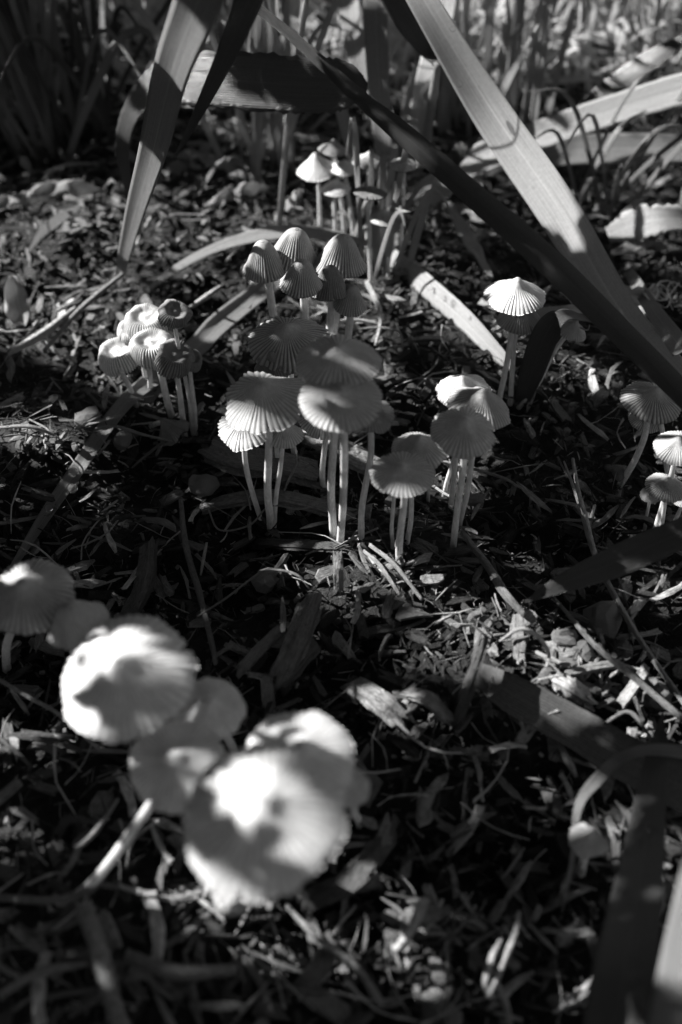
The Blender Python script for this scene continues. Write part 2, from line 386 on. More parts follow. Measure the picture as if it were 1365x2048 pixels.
# ------------------------------------------------------------------ ribbons (leaf blades) and tubes (stems, twigs)
def spline(pts, n):
    """Catmull-Rom through rows of floats"""
    P = np.array(pts, float); m = len(P)
    if m == 2: t = np.linspace(0, 1, n)[:, None]; return P[0] * (1 - t) + P[1] * t
    Q = np.vstack([2 * P[0] - P[1], P, 2 * P[-1] - P[-2]]); out = []
    for u in np.linspace(0, m - 1 - 1e-9, n):
        i = int(u); t = u - i; a, b, c, d = Q[i:i + 4]
        out.append(.5 * ((2 * b) + (c - a) * t + (2 * a - 5 * b + 4 * c - d) * t * t + (3 * b - a - 3 * c + d) * t ** 3))
    return np.array(out)
def ribbon_mesh(name, rows, n=48, fold=.12, thick=.00035, serr=0.0, wob=0.0, cols=9, seed=0, turn=0.0):
    """rows: (point, half width, roll degrees)"""
    r = random.Random(seed)
    S = spline([(p.x, p.y, p.z, w, R(a)) for p, w, a in rows], n)
    C = S[:, :3]; T = np.gradient(C, axis=0); T /= np.linalg.norm(T, axis=1)[:, None] + 1e-12
    Vd = C - np.array(CAM); Vd /= np.linalg.norm(Vd, axis=1)[:, None]
    side = np.cross(T, Vd); side /= np.linalg.norm(side, axis=1)[:, None] + 1e-9
    for i in range(1, n):
        if side[i] @ side[i - 1] < 0: side[i] *= -1
    nor = np.cross(side, T)
    a = S[:, 4:5]
    if turn:   # the blade's face is turned this many degrees toward the sun
        sg = [float(((nor * np.cos(t) - side * np.sin(t)) * np.where(((nor * np.cos(t) - side * np.sin(t)) * Vd).sum(1) > 0, -1, 1)[:, None]).mean(0) @ np.array(SUN)) for t in (R(turn), -R(turn))]
        a = a + (R(turn) if sg[0] > sg[1] else -R(turn))
    sd = side * np.cos(a) + nor * np.sin(a); nr = nor * np.cos(a) - side * np.sin(a)
    w = np.maximum(S[:, 3], .00008)
    if nr[n // 2] @ Vd[n // 2] > 0: nr = -nr
    vs = np.linspace(-1, 1, cols); top = []; uv = []
    L = np.concatenate([[0], np.cumsum(np.linalg.norm(np.diff(C, axis=0), axis=1))])
    ph = [r.uniform(0, 6) for _ in range(4)]
    for i in range(n):
        for v in vs:
            ww = w[i] * (1 + (serr * (r.random() - .5) if abs(v) == 1 else 0))
            off = -fold * ww * (1 - abs(v) ** 1.5)
            off += wob * w[i] * abs(v) * math.sin(i * .55 + ph[0] + (2 if v > 0 else 0)) * .5
            top.append(C[i] + sd[i] * v * ww + nr[i] * off); uv.append((L[i] * 100 / 6, v))
    top = np.array(top); nrr = np.repeat(nr, cols, 0)
    edge = np.tile(1 - np.abs(vs) ** 4 * .8, n)[:, None]
    bot = top - nrr * thick * edge
    N = n * cols; V_ = np.vstack([top, bot]); uvs = np.vstack([uv, uv]); f = []
    for i in range(n - 1):
        for j in range(cols - 1):
            q = i * cols + j
            f.append((q, q + 1, q + cols + 1, q + cols)); f.append((N + q, N + q + cols, N + q + cols + 1, N + q + 1))
        for j in (0, cols - 1):
            q = i * cols + j; f.append((q, q + cols, N + q + cols, N + q) if j == 0 else (q, N + q, N + q + cols, q + cols))
    for i in (0, n - 1):
        for j in range(cols - 1):
            q = i * cols + j; f.append((q, N + q, N + q + 1, q + 1) if i == 0 else (q, q + 1, N + q + 1, N + q))
    return mesh(name, V_, np.array(f), True, uvs)
def blade(name, rows, mat, label, cat='leaf', parent=None, group=None, **k):
    """rows: (point, apparent width in photo pixels, roll)"""
    rr = [(p, px2m(p, w) / 2, a) for p, w, a in rows]
    o = link(name, ribbon_mesh(name, rr, **k), parent, mat)
    if parent is None: tag(o, label, cat, group)
    return o
def tube_mesh(name, pts, radii, n=24, k=8, jit=0.0, seed=0, tone=.5, flat=1.0, uvk=1.0, ridge=0.0, smooth=True, square=False):
    r = random.Random(seed); rd = [1 + ridge * r.uniform(-1, 1) for _ in range(k)]; endj = [r.uniform(-1, 1) for _ in range(k)]
    S = spline([(p[0], p[1], p[2], q) for p, q in zip(pts, radii)], n); C = S[:, :3]
    T = np.gradient(C, axis=0); T /= np.linalg.norm(T, axis=1)[:, None] + 1e-12
    ref = np.array([0, 0, 1.]) if abs(T[0][2]) < .8 else np.array([1., 0, 0]); V_, uv = [], []
    A = np.cross(T[0], ref); A /= np.linalg.norm(A); L = 0
    for i in range(n):
        A = A - T[i] * (A @ T[i]); A /= np.linalg.norm(A) + 1e-12; B = np.cross(T[i], A)
        if i: L += np.linalg.norm(C[i] - C[i - 1])
        for q in range(k):
            t = 2 * math.pi * q / k; rr = S[i, 3] * (1 + jit * (r.random() - .5)) * (rd[q] + .3 * ridge * math.sin(i * .4 + q * 2.1))
            if square: rr *= min(1 / max(abs(math.cos(t + .2)), abs(math.sin(t + .2))), 1.25) * .9
            ej = (T[i] * endj[q] * S[i, 3] * (1.3 if square else .6)) if ridge and i in (0, n - 1) else 0
            V_.append(C[i] + A * math.cos(t) * rr + B * math.sin(t) * rr * flat + ej); uv.append((L * 250 * uvk, q / k * 2))
    f = []
    for i in range(n - 1):
        for q in range(k):
            a, b = i * k + q, i * k + (q + 1) % k; f.append((a, b, b + k, a + k))
    f.append(tuple(range(k))[::-1]); f.append(tuple(range((n - 1) * k, n * k)))
    return mesh(name, V_, f, smooth, uv, {'tone': np.full(len(V_), tone)})
def twig(name, pts, px_w, label, cat, mat=None, tone=.4, jit=.16, group=None, k=7, n=30, seed=1, flat=1.0, parent=None):
    rad = [px2m(Vector(p), w) / 2 for p, w in zip(pts, px_w)]
    o = link(name, tube_mesh(name, pts, rad, n, k, jit, seed, tone, flat, 1.0, .12 if (mat or M_TWIG) is M_TWIG else 0), parent, mat or M_TWIG)
    if parent is None: tag(o, label, cat, group)
    return o

# ------------------------------------------------------------------ mushrooms
PROF = {
 'bell': [(0, 0), (.17, -.03), (.34, -.12), (.48, -.28), (.6, -.47), (.71, -.65), (.84, -.84), (1.0, -1.0)],
 'umbrella': [(0, 0), (.08, -.05), (.18, -.2), (.32, -.4), (.5, -.56), (.7, -.7), (.88, -.86), (1, -1)],
 'cone': [(0, 0), (.1, -.05), (.22, -.2), (.4, -.42), (.6, -.62), (.8, -.8), (.93, -.93), (1, -1)],
 'flat': [(0, 0), (.07, -.03), (.15, -.15), (.27, -.33), (.48, -.52), (.72, -.7), (.9, -.86), (1, -1)],
 'dish': [(0, -.12), (.1, -.14), (.25, -.22), (.42, -.18), (.58, -.03), (.7, 0), (.84, -.14), (.95, -.4), (1.0, -.7), (.96, -1)],
 'cup': [(0, -.6), (.2, -.7), (.45, -.65), (.7, -.4), (.9, -.1), (1, 0), (1.04, -.1), (1.02, -.3)],
}
def cap_mesh(name, Rr, Hh, shape, folds, amp, wave, seed, nr=20, spf=6, thick=.00035, notch=0, under=False, droop=0.0):
    r = random.Random(seed)
    P = spline(PROF[shape], nr)[1:]; P = np.maximum(P, [[0.004, -9]])
    na = folds * spf; th = np.arange(na) * 2 * math.pi / na
    ph = [r.uniform(0, 6.28) for _ in range(8)]
    wv = (np.sin(2 * th + ph[0]) * .6 + np.sin(3 * th + ph[1]) * .5 + np.sin(5 * th + ph[2]) * .3 + np.sin(9 * th + ph[3]) * .12)
    wr = (np.sin(2 * th + ph[4]) * .5 + np.sin(3 * th + ph[5]) * .4 + np.sin(7 * th + ph[6]) * .25 + np.sin(13 * th + ph[7]) * .12)
    thw = th + .5 / folds * 2 * np.sin(th * 4 + ph[1])                   # uneven folds
    g = np.abs(np.sin(thw * folds / 2)); g = g ** .7
    nz = np.array([r.gauss(0, 1) for _ in range(na)]); 
    amps = 1 + .35 * np.sin(th * 5 + ph[5])
    nt_ = np.zeros(na)
    fr_ = np.array([r.uniform(.35, 1.45) for _ in range(folds + 1)]); amps = amps * np.interp(thw * folds / 6.2832 % folds, np.arange(folds + 1), fr_)
    rimj = np.interp(th * folds / 6.2832, np.arange(folds + 1), [r.gauss(0, 1) for _ in range(folds)] + [0])
    for _ in range(notch):
        c = r.uniform(0, 6.28); wdt = r.uniform(.025, .07); dd = np.abs((th - c + math.pi) % (2 * math.pi) - math.pi)
        nt_ = np.maximum(nt_, np.clip(1 - dd / wdt, 0, 1) * r.uniform(.12, .35))
    t = np.linspace(0, 1, len(P))[:, None]
    rad = P[:, :1] * Rr * (1 + .07 * wr[None] * t * wave * 14) * (1 - nt_[None] * t ** 6)
    rad = rad * (1 - .02 * t ** 8 * (1 - g[None]) + .006 * nz[None] * t ** 10 + .016 * rimj[None] * t ** 9)
    z = P[:, 1:] * Hh + wave * Rr * wv[None] * t ** 2
    fa = amp * Rr * np.clip(t * 2.4 - .3, 0, 1) * amps[None] * (1 + .5 * t)
    # outward surface direction per ring
    d = np.gradient(P * [[Rr, Hh]], axis=0); nn = np.stack([-d[:, 1], d[:, 0]], 1); nn /= np.linalg.norm(nn, axis=1)[:, None] + 1e-12
    rad2 = rad + nn[:, :1] * fa * (g[None] - .6); z2 = z + nn[:, 1:] * fa * (g[None] - .6)
    X = rad2 * np.cos(th); Y = rad2 * np.sin(th)
    z2 = z2 - droop * Rr * (np.clip(X / Rr, -1, 1) ** 2)
    m = len(P)
    apex = np.array([[0, 0, P[0, 1] * Hh + .0]]); top = np.stack([X, Y, z2], -1).reshape(-1, 3)
    tk = thick * (1 - .7 * t) * np.ones_like(X)
    bot = np.stack([X - nn[:, :1] * tk * np.cos(th) , Y - nn[:, :1] * tk * np.sin(th), z2 - np.maximum(nn[:, 1:], .1) * tk - .00003], -1).reshape(-1, 3)
    uvt = np.stack([np.repeat(t[:, 0], na) * 2, np.tile(th / 6.2832 * 2, m)], -1)
    gr = np.tile(1 - g, m) * np.repeat(np.clip(t[:, 0] * 3 - .3, 0, 1), na); rd = np.repeat(t[:, 0], na)
    idx = np.arange(m * na).reshape(m, na); nx = np.roll(idx, -1, 1)
    q = np.stack([idx[:-1], nx[:-1], nx[1:], idx[1:]], -1).reshape(-1, 4)[:, ::-1]
    topf = [(0, a + 1, b + 1) for a, b in zip(idx[0], nx[0])] + [tuple(x) for x in (q + 1)[:, ::-1].tolist()]
    rim_a, rim_b = idx[-1], nx[-1]
    o2 = 1 + m * na
    botf = [tuple(x) for x in (q + o2).tolist()] + [(o2 + m * na, o2 + b, o2 + a) for a, b in zip(idx[0], nx[0])]
    rimf = [(a + 1, o2 + a, o2 + b, b + 1) for a, b in zip(rim_a.tolist(), rim_b.tolist())]
    verts = np.vstack([apex, top, bot, apex - [[0, 0, thick]]])
    uv = np.vstack([[[0, 0]], uvt, uvt, [[0, 0]]]); gra = np.concatenate([[0], gr, gr, [0]]); rda = np.concatenate([[0], rd, rd, [0]])
    cap = mesh(name, verts, topf + botf + rimf, True, uv, {'groove': gra, 'rad': rda})
    gill = None
    if under:   # the gills: deep thin folds hanging under the skin
        b2 = bot.reshape(m, na, 3).copy(); dep = np.abs(np.sin(thw * folds)) ** .5 * .0011 * np.clip(t * 4, 0, 1) * (1 - .6 * t ** 4)
        b2[:, :, 0] -= nn[:, :1] * (dep + .0001) * np.cos(th); b2[:, :, 1] -= nn[:, :1] * (dep + .0001) * np.sin(th); b2[:, :, 2] -= np.maximum(nn[:, 1:], .15) * (dep + .0001)
        b2 = b2.reshape(-1, 3); gill = mesh('gills', b2, q, True, uvt, {'groove': 1 - np.abs(np.sin(np.tile(thw, m) * folds)), 'rad': rd + .3})
    return cap, gill

N_MUSH = 0
def mushroom(label, shape, ax, ay, w, base, Hr=.9, lean=0.0, h=None, tilt=(0, 0), mat=None, folds=40, amp=.03, wave=.04, sw=16,
             notch=2, under=False, bend=None, group=None, nr=20, spf=6, droop=0.0, yoff=None):
    """ax, ay: where the middle of the cap shows; w: its width in photo pixels; base: pixel where the stem meets the ground"""
    global N_MUSH; N_MUSH += 1; seed = 100 + N_MUSH
    b = H(*base) - Vector((0, 0, .001))
    top = H(ax, ay, h) if h is not None else V(ax, ay, b.y + lean)
    Rr = px2m(top, w) / 2
    root = empty('mushroom', b, label, 'mushroom', group)
    n = Vector((tilt[0], tilt[1], 1)).normalized()
    rot = n.to_track_quat('Z', 'Y').to_matrix().to_4x4() @ Matrix.Rotation(random.uniform(0, 6.28), 4, 'Z')
    cm, gm = cap_mesh('cap', Rr, Rr * Hr, shape, folds, amp, wave, seed, nr, spf, notch=notch, under=under, droop=droop)
    cap = link('cap', cm, root, mat or M_CAP_MID); cap.matrix_local = Matrix.Translation(top - b) @ rot
    if gm:
        g = link('gills', gm, cap, M_GILL)
    # stem: from the ground up to just under the skin of the cap
    dip = {'dish': .5, 'cup': .75}.get(shape, .06) * Rr * Hr
    e = top - b - n * (dip + .0004)
    L = e.length; sr = px2m(b, sw) / 2 * .74
    k1 = e * .33 + Vector((random.uniform(-.015, .015), random.uniform(-.01, .01), 0)) * L
    k2 = e * .7 + Vector((random.uniform(-.02, .02), random.uniform(-.02, .02), 0)) * L
    if bend:
        k1 = H(bend[0][0], bend[0][1], bend[0][2]) - b
        if len(bend) > 1: k2 = H(bend[1][0], bend[1][1], bend[1][2]) - b
        else: k2 = (k1 + e) / 2
    under_pt = e - n * (.25 * Rr)
    pts = [Vector((0, 0, -.002)), k1 * .35, k1, k2, under_pt, e]
    if bend: pts = [Vector((0, 0, -.002)), k1, k2, under_pt, e]
    rr = [sr * 1.15, sr * 1.05, sr, sr * .92, sr * .85, sr * .85][:len(pts)]
    st = link('stem', tube_mesh('stem', pts, rr, 26, 12, .05, seed), root, M_STEM)
    return root
def gname(s): return s

# back cluster in the sun
BK = 'sunlit mushrooms at the back'
def back(label, shape, x, y, w, base, mat, **k):
    k.setdefault('nr', 14); k.setdefault('spf', 4)
    mushroom(label, shape, x, y, w, base, mat=mat, sw=10, group=BK, **k)
back('small grey mushroom topmost in the back cluster, cap edge frayed', 'umbrella', 668, 277, 62, (690, 470), M_CAP_DARK, Hr=.8, under=True, tilt=(.1, .1), folds=34)
back('bright white cone mushroom at the left of the back cluster', 'cone', 630, 305, 84, (640, 462), M_CAP_PALE, Hr=.95, tilt=(-.1, .0))
back('white cap tucked under the topmost grey cap of the back cluster', 'umbrella', 690, 318, 60, (708, 480), M_CAP_PALE, Hr=.7)
back('low white cap beneath the bright cone in the back cluster', 'umbrella', 672, 357, 60, (668, 488), M_CAP_PALE, Hr=.8)
back('grey mushroom behind the dark leaf, right side of back cluster', 'umbrella', 742, 300, 74, (735, 500), M_CAP_MID, Hr=.7, tilt=(.1, .1))
back('flat grey mushroom with dark gills in the back cluster, below the grey one', 'flat', 742, 372, 70, (742, 560), M_CAP_DARK, Hr=.4, under=True, tilt=(.05, .15), notch=5)
back('dim low mushroom at the foot of the dark leaf, back cluster', 'umbrella', 768, 418, 56, (778, 560), M_CAP_MID, Hr=.8, under=True)
back('small pale mushroom half hidden at the right end of the back cluster', 'umbrella', 808, 312, 56, (802, 548), M_CAP_MID, Hr=.7, under=True)

# bell cluster
BL = 'closed bell-shaped mushrooms'
kb = dict(folds=40, amp=.05, wave=.04, sw=20, group=BL, nr=24, mat=M_CAP_TAN)
mushroom('tall bell mushroom leftmost of the ribbed bell group', 'bell', 525, 482, 92, (568, 790), Hr=1.5, tilt=(-.04, -.04), bend=[(556, 690, .022)], **kb)
mushroom('ribbed bell mushroom with a hole near its tip, second from left at the top', 'bell', 594, 458, 112, (612, 785), Hr=1.35, tilt=(.14, .02), **kb)
mushroom('broad ribbed bell mushroom at the right of the bell group', 'bell', 688, 470, 106, (655, 800), Hr=1.35, tilt=(.1, .02), **kb)
mushroom('small ribbed bell mushroom with flared rim in the middle of the bell group', 'bell', 606, 521, 88, (600, 800), Hr=1.35, tilt=(.08, -.05), lean=-.012, **kb)
mushroom('dark ribbed bell behind the broad and the lowest bell', 'bell', 662, 531, 80, (650, 805), Hr=1.5, tilt=(.05, .05), lean=-.006, **dict(kb, mat=M_CAP_DARK))
mushroom('lowest and smallest ribbed bell mushroom of the bell group', 'bell', 706, 571, 66, (684, 800), Hr=1.65, tilt=(.08, -.1), lean=-.008, **dict(kb, folds=34, amp=.07))

# middle cluster
MC = 'open mushrooms of the middle cluster'
km = dict(group=MC, folds=46, amp=.02, wave=.075, nr=24, notch=4)
mushroom('wide ribbed grey cap at the top left of the middle cluster', 'umbrella', 573, 648, 165, (592, 930), Hr=.62, tilt=(-.05, -.12), sw=15, **dict(km, mat=M_CAP_TAN, amp=.028))
mushroom('small dark wrinkled cap half hidden behind the left wavy cap', 'umbrella', 540, 703, 92, (560, 960), Hr=.9, tilt=(-.3, -.1), sw=13, **dict(km, mat=M_CAP_DARK))
mushroom('wide grey cap above the sunlit striped cap, topmost right of the middle cluster', 'umbrella', 678, 692, 178, (668, 1078), Hr=.42, tilt=(0, .02), lean=-.008, sw=20, **dict(km, mat=M_CAP_MID, wave=.05))
mushroom('wavy grey cap with a pale tip at the left of the middle cluster', 'cone', 522, 764, 182, (543, 1060), Hr=.6, tilt=(-.2, -.08), lean=-.004, sw=20, **dict(km, mat=M_CAP_MID, wave=.12))
mushroom('low grey cap under the sunlit striped cap', 'umbrella', 650, 812, 106, (648, 992), Hr=.8, tilt=(0, -.1), sw=15, **dict(km, mat=M_CAP_MID))
mushroom('dark spotted cap at the lower right of the middle cluster', 'umbrella', 742, 806, 108, (722, 1092), Hr=.6, tilt=(.15, -.05), sw=17, **dict(km, mat=M_CAP_DARK))
mushroom('striped cap with a sunlit band in the centre of the middle cluster', 'flat', 681, 781, 172, (680, 1088), Hr=.3, tilt=(0, -.16), lean=-.018, sw=19, **dict(km, mat=M_CAP_MID, wave=.03))
mushroom('pale fan-shaped cap with a light rim, lowest left of the middle cluster', 'umbrella', 485, 829, 116, (538, 1062), Hr=.72, tilt=(-.12, -.12), sw=14, bend=[(516, 1020, .006), (492, 930, .026)], **dict(km, mat=M_CAP_PALE, folds=36, amp=.035))
mushroom('small cap with a dark hole beside the pale fan-shaped cap', 'cone', 570, 842, 80, (547, 1062), Hr=1.0, tilt=(.12, -.08), sw=12, bend=[(552, 1000, .012), (562, 930, .026)], **dict(km, mat=M_CAP_MID, folds=36, notch=5))

# right-hand cluster
RC = 'overlapping mushrooms right of centre'
kr = dict(group=RC, folds=44, amp=.019, wave=.07, nr=24, notch=4)
mushroom('pale cap at the back left of the right-of-centre cluster', 'umbrella', 925, 752, 108, (902, 1018), Hr=.75, tilt=(-.1, -.05), sw=14, **dict(kr, mat=M_CAP_PALE))
mushroom('grey ribbed cap at the back right of the right-of-centre cluster', 'umbrella', 975, 777, 132, (916, 1058), Hr=.85, tilt=(.2, -.05), sw=15, **dict(kr, mat=M_CAP_TAN))
mushroom('dark small bell hanging beneath the right-of-centre cluster', 'bell', 918, 880, 46, (888, 990), Hr=1.2, sw=12, **dict(kr, mat=M_CAP_DARK))
mushroom('wide grey cap with a sunlit right edge in the right-of-centre cluster', 'umbrella', 932, 836, 138, (906, 1098), Hr=.62, tilt=(.02, -.1), lean=-.006, sw=17, **dict(kr, mat=M_CAP_MID))
mushroom('grey cap left of the one with the sunlit edge', 'umbrella', 838, 872, 116, (812, 1100), Hr=.75, tilt=(-.08, -.06), sw=14, **dict(kr, mat=M_CAP_MID))
mushroom('small cap hidden under the frontmost dark-centred cap', 'umbrella', 783, 938, 60, (787, 1100), Hr=.6, sw=11, **dict(kr, mat=M_CAP_MID))
mushroom('frontmost cap with a dark centre and sunlit back rim, right of centre', 'flat', 806, 931, 130, (798, 1128), Hr=.38, tilt=(.02, -.06), lean=-.008, sw=19, **dict(kr, mat=M_CAP_MID, wave=.05))
mushroom('thin young mushroom behind the stems right of centre', 'bell', 858, 930, 30, (856, 1010), Hr=1.2, sw=9, **dict(kr, mat=M_CAP_TAN))

# the pair under the long blades
PR = 'mushrooms under the long leaf blades'
kp = dict(group=PR, folds=44, amp=.03, wave=.055, nr=24, notch=4)
mushroom('dark cap behind the bright cap on a tall stem', 'umbrella', 1043, 606, 92, (1022, 800), Hr=.95, sw=13, under=True, **dict(kp, mat=M_CAP_DARK))
mushroom('bright sunlit cap on a tall thin stem under the long blades', 'umbrella', 1037, 555, 124, (996, 810), Hr=.75, tilt=(.02, -.02), sw=15, **dict(kp, mat=M_CAP_PALE, wave=.03))
mushroom('drooping mushroom under the arched dark leaf, its stem curved', 'umbrella', 1155, 640, 66, (1036, 806), Hr=.9, tilt=(.3, -.1), sw=12, bend=[(1078, 765, .012), (1108, 705, .024)], **dict(kp, mat=M_CAP_TAN))

# right edge
RE = 'mushrooms at the right edge'
ke = dict(group=RE, folds=44, amp=.026, wave=.03, nr=22)
mushroom('broad ribbed cap with a small hole near the right edge', 'umbrella', 1314, 774, 124, (1345, 1000), Hr=.68, tilt=(.06, -.08), sw=14, **dict(ke, mat=M_CAP_TAN))
mushroom('small cap with a bent stem below the broad right-edge cap', 'umbrella', 1299, 822, 70, (1240, 962), Hr=.8, tilt=(.08, -.06), sw=16, bend=[(1268, 925, .012), (1290, 872, .024)], **dict(ke, mat=M_CAP_TAN))
mushroom('pale rimmed cap cut by the right edge of the picture', 'umbrella', 1360, 872, 96, (1306, 1076), Hr=.75, tilt=(-.1, -.1), sw=15, **dict(ke, mat=M_CAP_MID))
mushroom('low dull cap below the pale rimmed right-edge cap', 'umbrella', 1340, 955, 82, (1318, 1080), Hr=.75, tilt=(.05, -.05), sw=12, **dict(ke, mat=M_CAP_TAN))
mushroom('crumpled small dark cap left of the low dull cap at the right edge', 'umbrella', 1305, 978, 44, (1292, 1052), Hr=.9, sw=9, **dict(ke, mat=M_CAP_DARK, wave=.1))
mushroom('thin mushroom standing at the very right edge', 'umbrella', 1372, 985, 50, (1346, 1060), Hr=.8, sw=11, **dict(ke, mat=M_CAP_TAN))

# left shrivelled cluster
LC = 'curled pleated mushrooms on the left'
kl = dict(group=LC, folds=46, amp=.075, nr=26, under=True)
mushroom('small sunlit cap tucked behind the two white dished caps, left cluster', 'dish', 262, 652, 66, (302, 792), Hr=.5, tilt=(-.15, -.1), wave=.085, sw=12, **dict(kl, mat=M_CAP_PLEAT))
mushroom('dark cap tilted up to show its gills, back right of left cluster', 'dish', 352, 620, 66, (386, 862), Hr=.6, tilt=(.4, -.3), wave=.15, sw=12, **dict(kl, mat=M_CAP_DARK))
mushroom('brightest white dished cap topmost in the left cluster', 'dish', 290, 630, 88, (300, 800), Hr=.72, tilt=(-.02, -.12), wave=.085, sw=14, **dict(kl, mat=M_CAP_PLEAT))
mushroom('dark curled cap at the right of the left cluster, lit at its foot', 'dish', 385, 712, 52, (391, 862), Hr=.8, tilt=(.5, -.2), wave=.12, sw=13, **dict(kl, mat=M_CAP_DARK))
mushroom('dark pleated rolled cap right of the white dished caps', 'dish', 353, 705, 84, (370, 872), Hr=.8, tilt=(.35, -.25), wave=.1, sw=16, **dict(kl, mat=M_CAP_DARK))
mushroom('white pleated dished cap in the middle of the left cluster', 'dish', 302, 679, 92, (347, 842), Hr=.8, tilt=(-.02, -.1), wave=.075, sw=19, **dict(kl, mat=M_CAP_PLEAT))
mushroom('pleated pale cap leftmost of the left cluster, stem leaning', 'dish', 233, 697, 88, (274, 804), Hr=.8, tilt=(-.15, -.12), wave=.075, sw=13, bend=[(262, 780, .006), (245, 745, .018)], **dict(kl, mat=M_CAP_PLEAT))
mushroom('collapsed black mushroom lying at the foot of the left cluster', 'cone', 322, 836, 70, (300, 850), Hr=1.3, h=.012, tilt=(-.7, .3), wave=.22, sw=14, **dict(kl, mat=M_CAP_DARK))

# front cluster, large and out of focus
FC = 'large pale mushrooms in the foreground'
kf = dict(group=FC, folds=44, amp=.013, wave=.06, nr=20, spf=4, notch=1)
mushroom('pale mushroom cut by the left edge, highest of the foreground row', 'umbrella', 42, 1162, 190, (10, 1330), h=.052, Hr=.62, tilt=(-.1, -.12), sw=22, **dict(kf, mat=M_CAP_MID, wave=.05, amp=.02))
mushroom('narrow folded pale mushroom beside the left-edge one', 'bell', 132, 1212, 128, (160, 1380), h=.05, Hr=1.0, tilt=(-.25, .0), sw=20, **dict(kf, mat=M_CAP_MID, wave=.12))
mushroom('small pale mushroom peeping over the large round cap', 'umbrella', 205, 1255, 110, (225, 1420), h=.046, Hr=.7, tilt=(.0, .0), sw=20, **dict(kf, mat=M_CAP_MID))
mushroom('mid-sized wrinkled mushroom between the two largest caps, at the rear', 'umbrella', 420, 1400, 146, (470, 1500), h=.042, Hr=.5, tilt=(.12, -.1), sw=22, **dict(kf, mat=M_CAP_PALE, wave=.07, amp=.025))
mushroom('large round pale cap with a bright sunlit knob, left foreground', 'flat', 238, 1322, 285, (300, 1500), h=.062, Hr=.5, tilt=(-.1, -.17), sw=26, **dict(kf, mat=M_CAP_PALE, wave=.05))
mushroom('mid-sized mushroom with a thin stem leaning left between the largest caps', 'flat', 352, 1512, 200, (85, 1812), h=.05, Hr=.38, tilt=(.05, -.1), sw=24, bend=[(180, 1770, .008), (280, 1640, .03)], **dict(kf, mat=M_CAP_PALE, wave=.06))
mushroom('pale sunlit mushroom standing behind the largest foreground cap', 'umbrella', 604, 1492, 232, (640, 1640), h=.056, Hr=.45, tilt=(.06, -.05), sw=26, **dict(kf, mat=M_CAP_PALE, wave=.04))
mushroom('small dim mushroom right of the largest foreground cap', 'umbrella', 700, 1562, 90, (720, 1640), h=.05, Hr=.6, tilt=(.1, -.1), sw=20, **dict(kf, mat=M_CAP_MID))
mushroom('largest foreground mushroom with a white sunlit centre', 'flat', 526, 1600, 345, (560, 1720), h=.072, Hr=.42, tilt=(.02, -.04), sw=28, **dict(kf, mat=M_CAP_PALE, wave=.06))
mushroom('lone small pale mushroom near the big dark blade, lower right', 'umbrella', 1187, 1665, 84, (1165, 1740), h=.018, Hr=.7, tilt=(.25, .1), sw=22, **dict(kf, mat=M_CAP_TAN, wave=.12))

# ------------------------------------------------------------------ leaf blades
# tall blades of the plant behind
blade('leaf_blade', [(Z(760, -160, .36), 66, 0), (Z(845, 0, .36), 62, 0), (Z(985, 230, .37), 84, 0), (Z(1115, 420, .365), 90, 0), (Z(1250, 640, .355), 78, 0), (Z(1400, 800, .345), 66, 0), (Z(1500, 925, .33), 40, 0)], M_LEAF,
      'long bright leaf blade crossed by shadow bands, falling to the right edge', n=70, fold=.26, cols=15, turn=24)
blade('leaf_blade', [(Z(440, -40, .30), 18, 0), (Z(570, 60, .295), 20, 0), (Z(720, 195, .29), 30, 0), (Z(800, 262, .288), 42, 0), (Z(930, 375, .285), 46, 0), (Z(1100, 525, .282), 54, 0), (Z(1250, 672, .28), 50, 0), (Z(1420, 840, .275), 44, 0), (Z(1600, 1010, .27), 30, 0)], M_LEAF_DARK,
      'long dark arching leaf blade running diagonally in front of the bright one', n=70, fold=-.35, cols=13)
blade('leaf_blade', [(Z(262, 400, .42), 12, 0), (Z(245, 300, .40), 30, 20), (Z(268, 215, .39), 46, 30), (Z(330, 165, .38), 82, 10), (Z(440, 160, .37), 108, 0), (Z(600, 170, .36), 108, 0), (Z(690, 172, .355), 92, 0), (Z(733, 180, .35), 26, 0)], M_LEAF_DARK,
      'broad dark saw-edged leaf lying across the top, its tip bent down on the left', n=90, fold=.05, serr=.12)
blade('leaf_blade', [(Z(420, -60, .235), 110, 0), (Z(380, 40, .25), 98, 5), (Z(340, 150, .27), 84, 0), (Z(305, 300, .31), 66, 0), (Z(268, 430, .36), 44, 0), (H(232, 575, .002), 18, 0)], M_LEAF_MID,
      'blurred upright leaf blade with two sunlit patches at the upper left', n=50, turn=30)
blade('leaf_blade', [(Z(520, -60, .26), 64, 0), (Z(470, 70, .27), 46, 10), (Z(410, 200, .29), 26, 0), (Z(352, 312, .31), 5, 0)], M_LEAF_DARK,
      'narrow dark hanging leaf tip right of the blurred upright blade', n=30)
blade('leaf_blade', [(Z(750, -60, .405), 52, 0), (Z(754, 100, .41), 50, 0), (Z(765, 260, .42), 42, 0), (Z(773, 392, .43), 32, 0)], M_LEAF_MID,
      'dark upright leaf strip hanging straight down at the top centre', n=40, fold=.1, turn=20)
blade('leaf_blade', [(Z(694, -60, .43), 44, 0), (Z(706, 60, .43), 46, 0), (Z(728, 170, .435), 34, 0), (Z(742, 240, .44), 14, 0)], M_LEAF,
      'saw-edged paler leaf left of the dark upright strip', n=50, serr=.14, turn=20)
blade('leaf_blade', [(Z(712, 322, .43), 26, 0), (Z(694, 260, .425), 26, 0), (Z(678, 200, .42), 24, 0), (Z(660, 120, .415), 12, 0)], M_LEAF_MID,
      'slanting grey leaf seen under the broad dark leaf near the back mushrooms', n=30)
pd = empty('leaf_blade', Z(876, 130, .39), 'dark pointed leaf folded down to a thin stalk, top centre right', 'leaf')
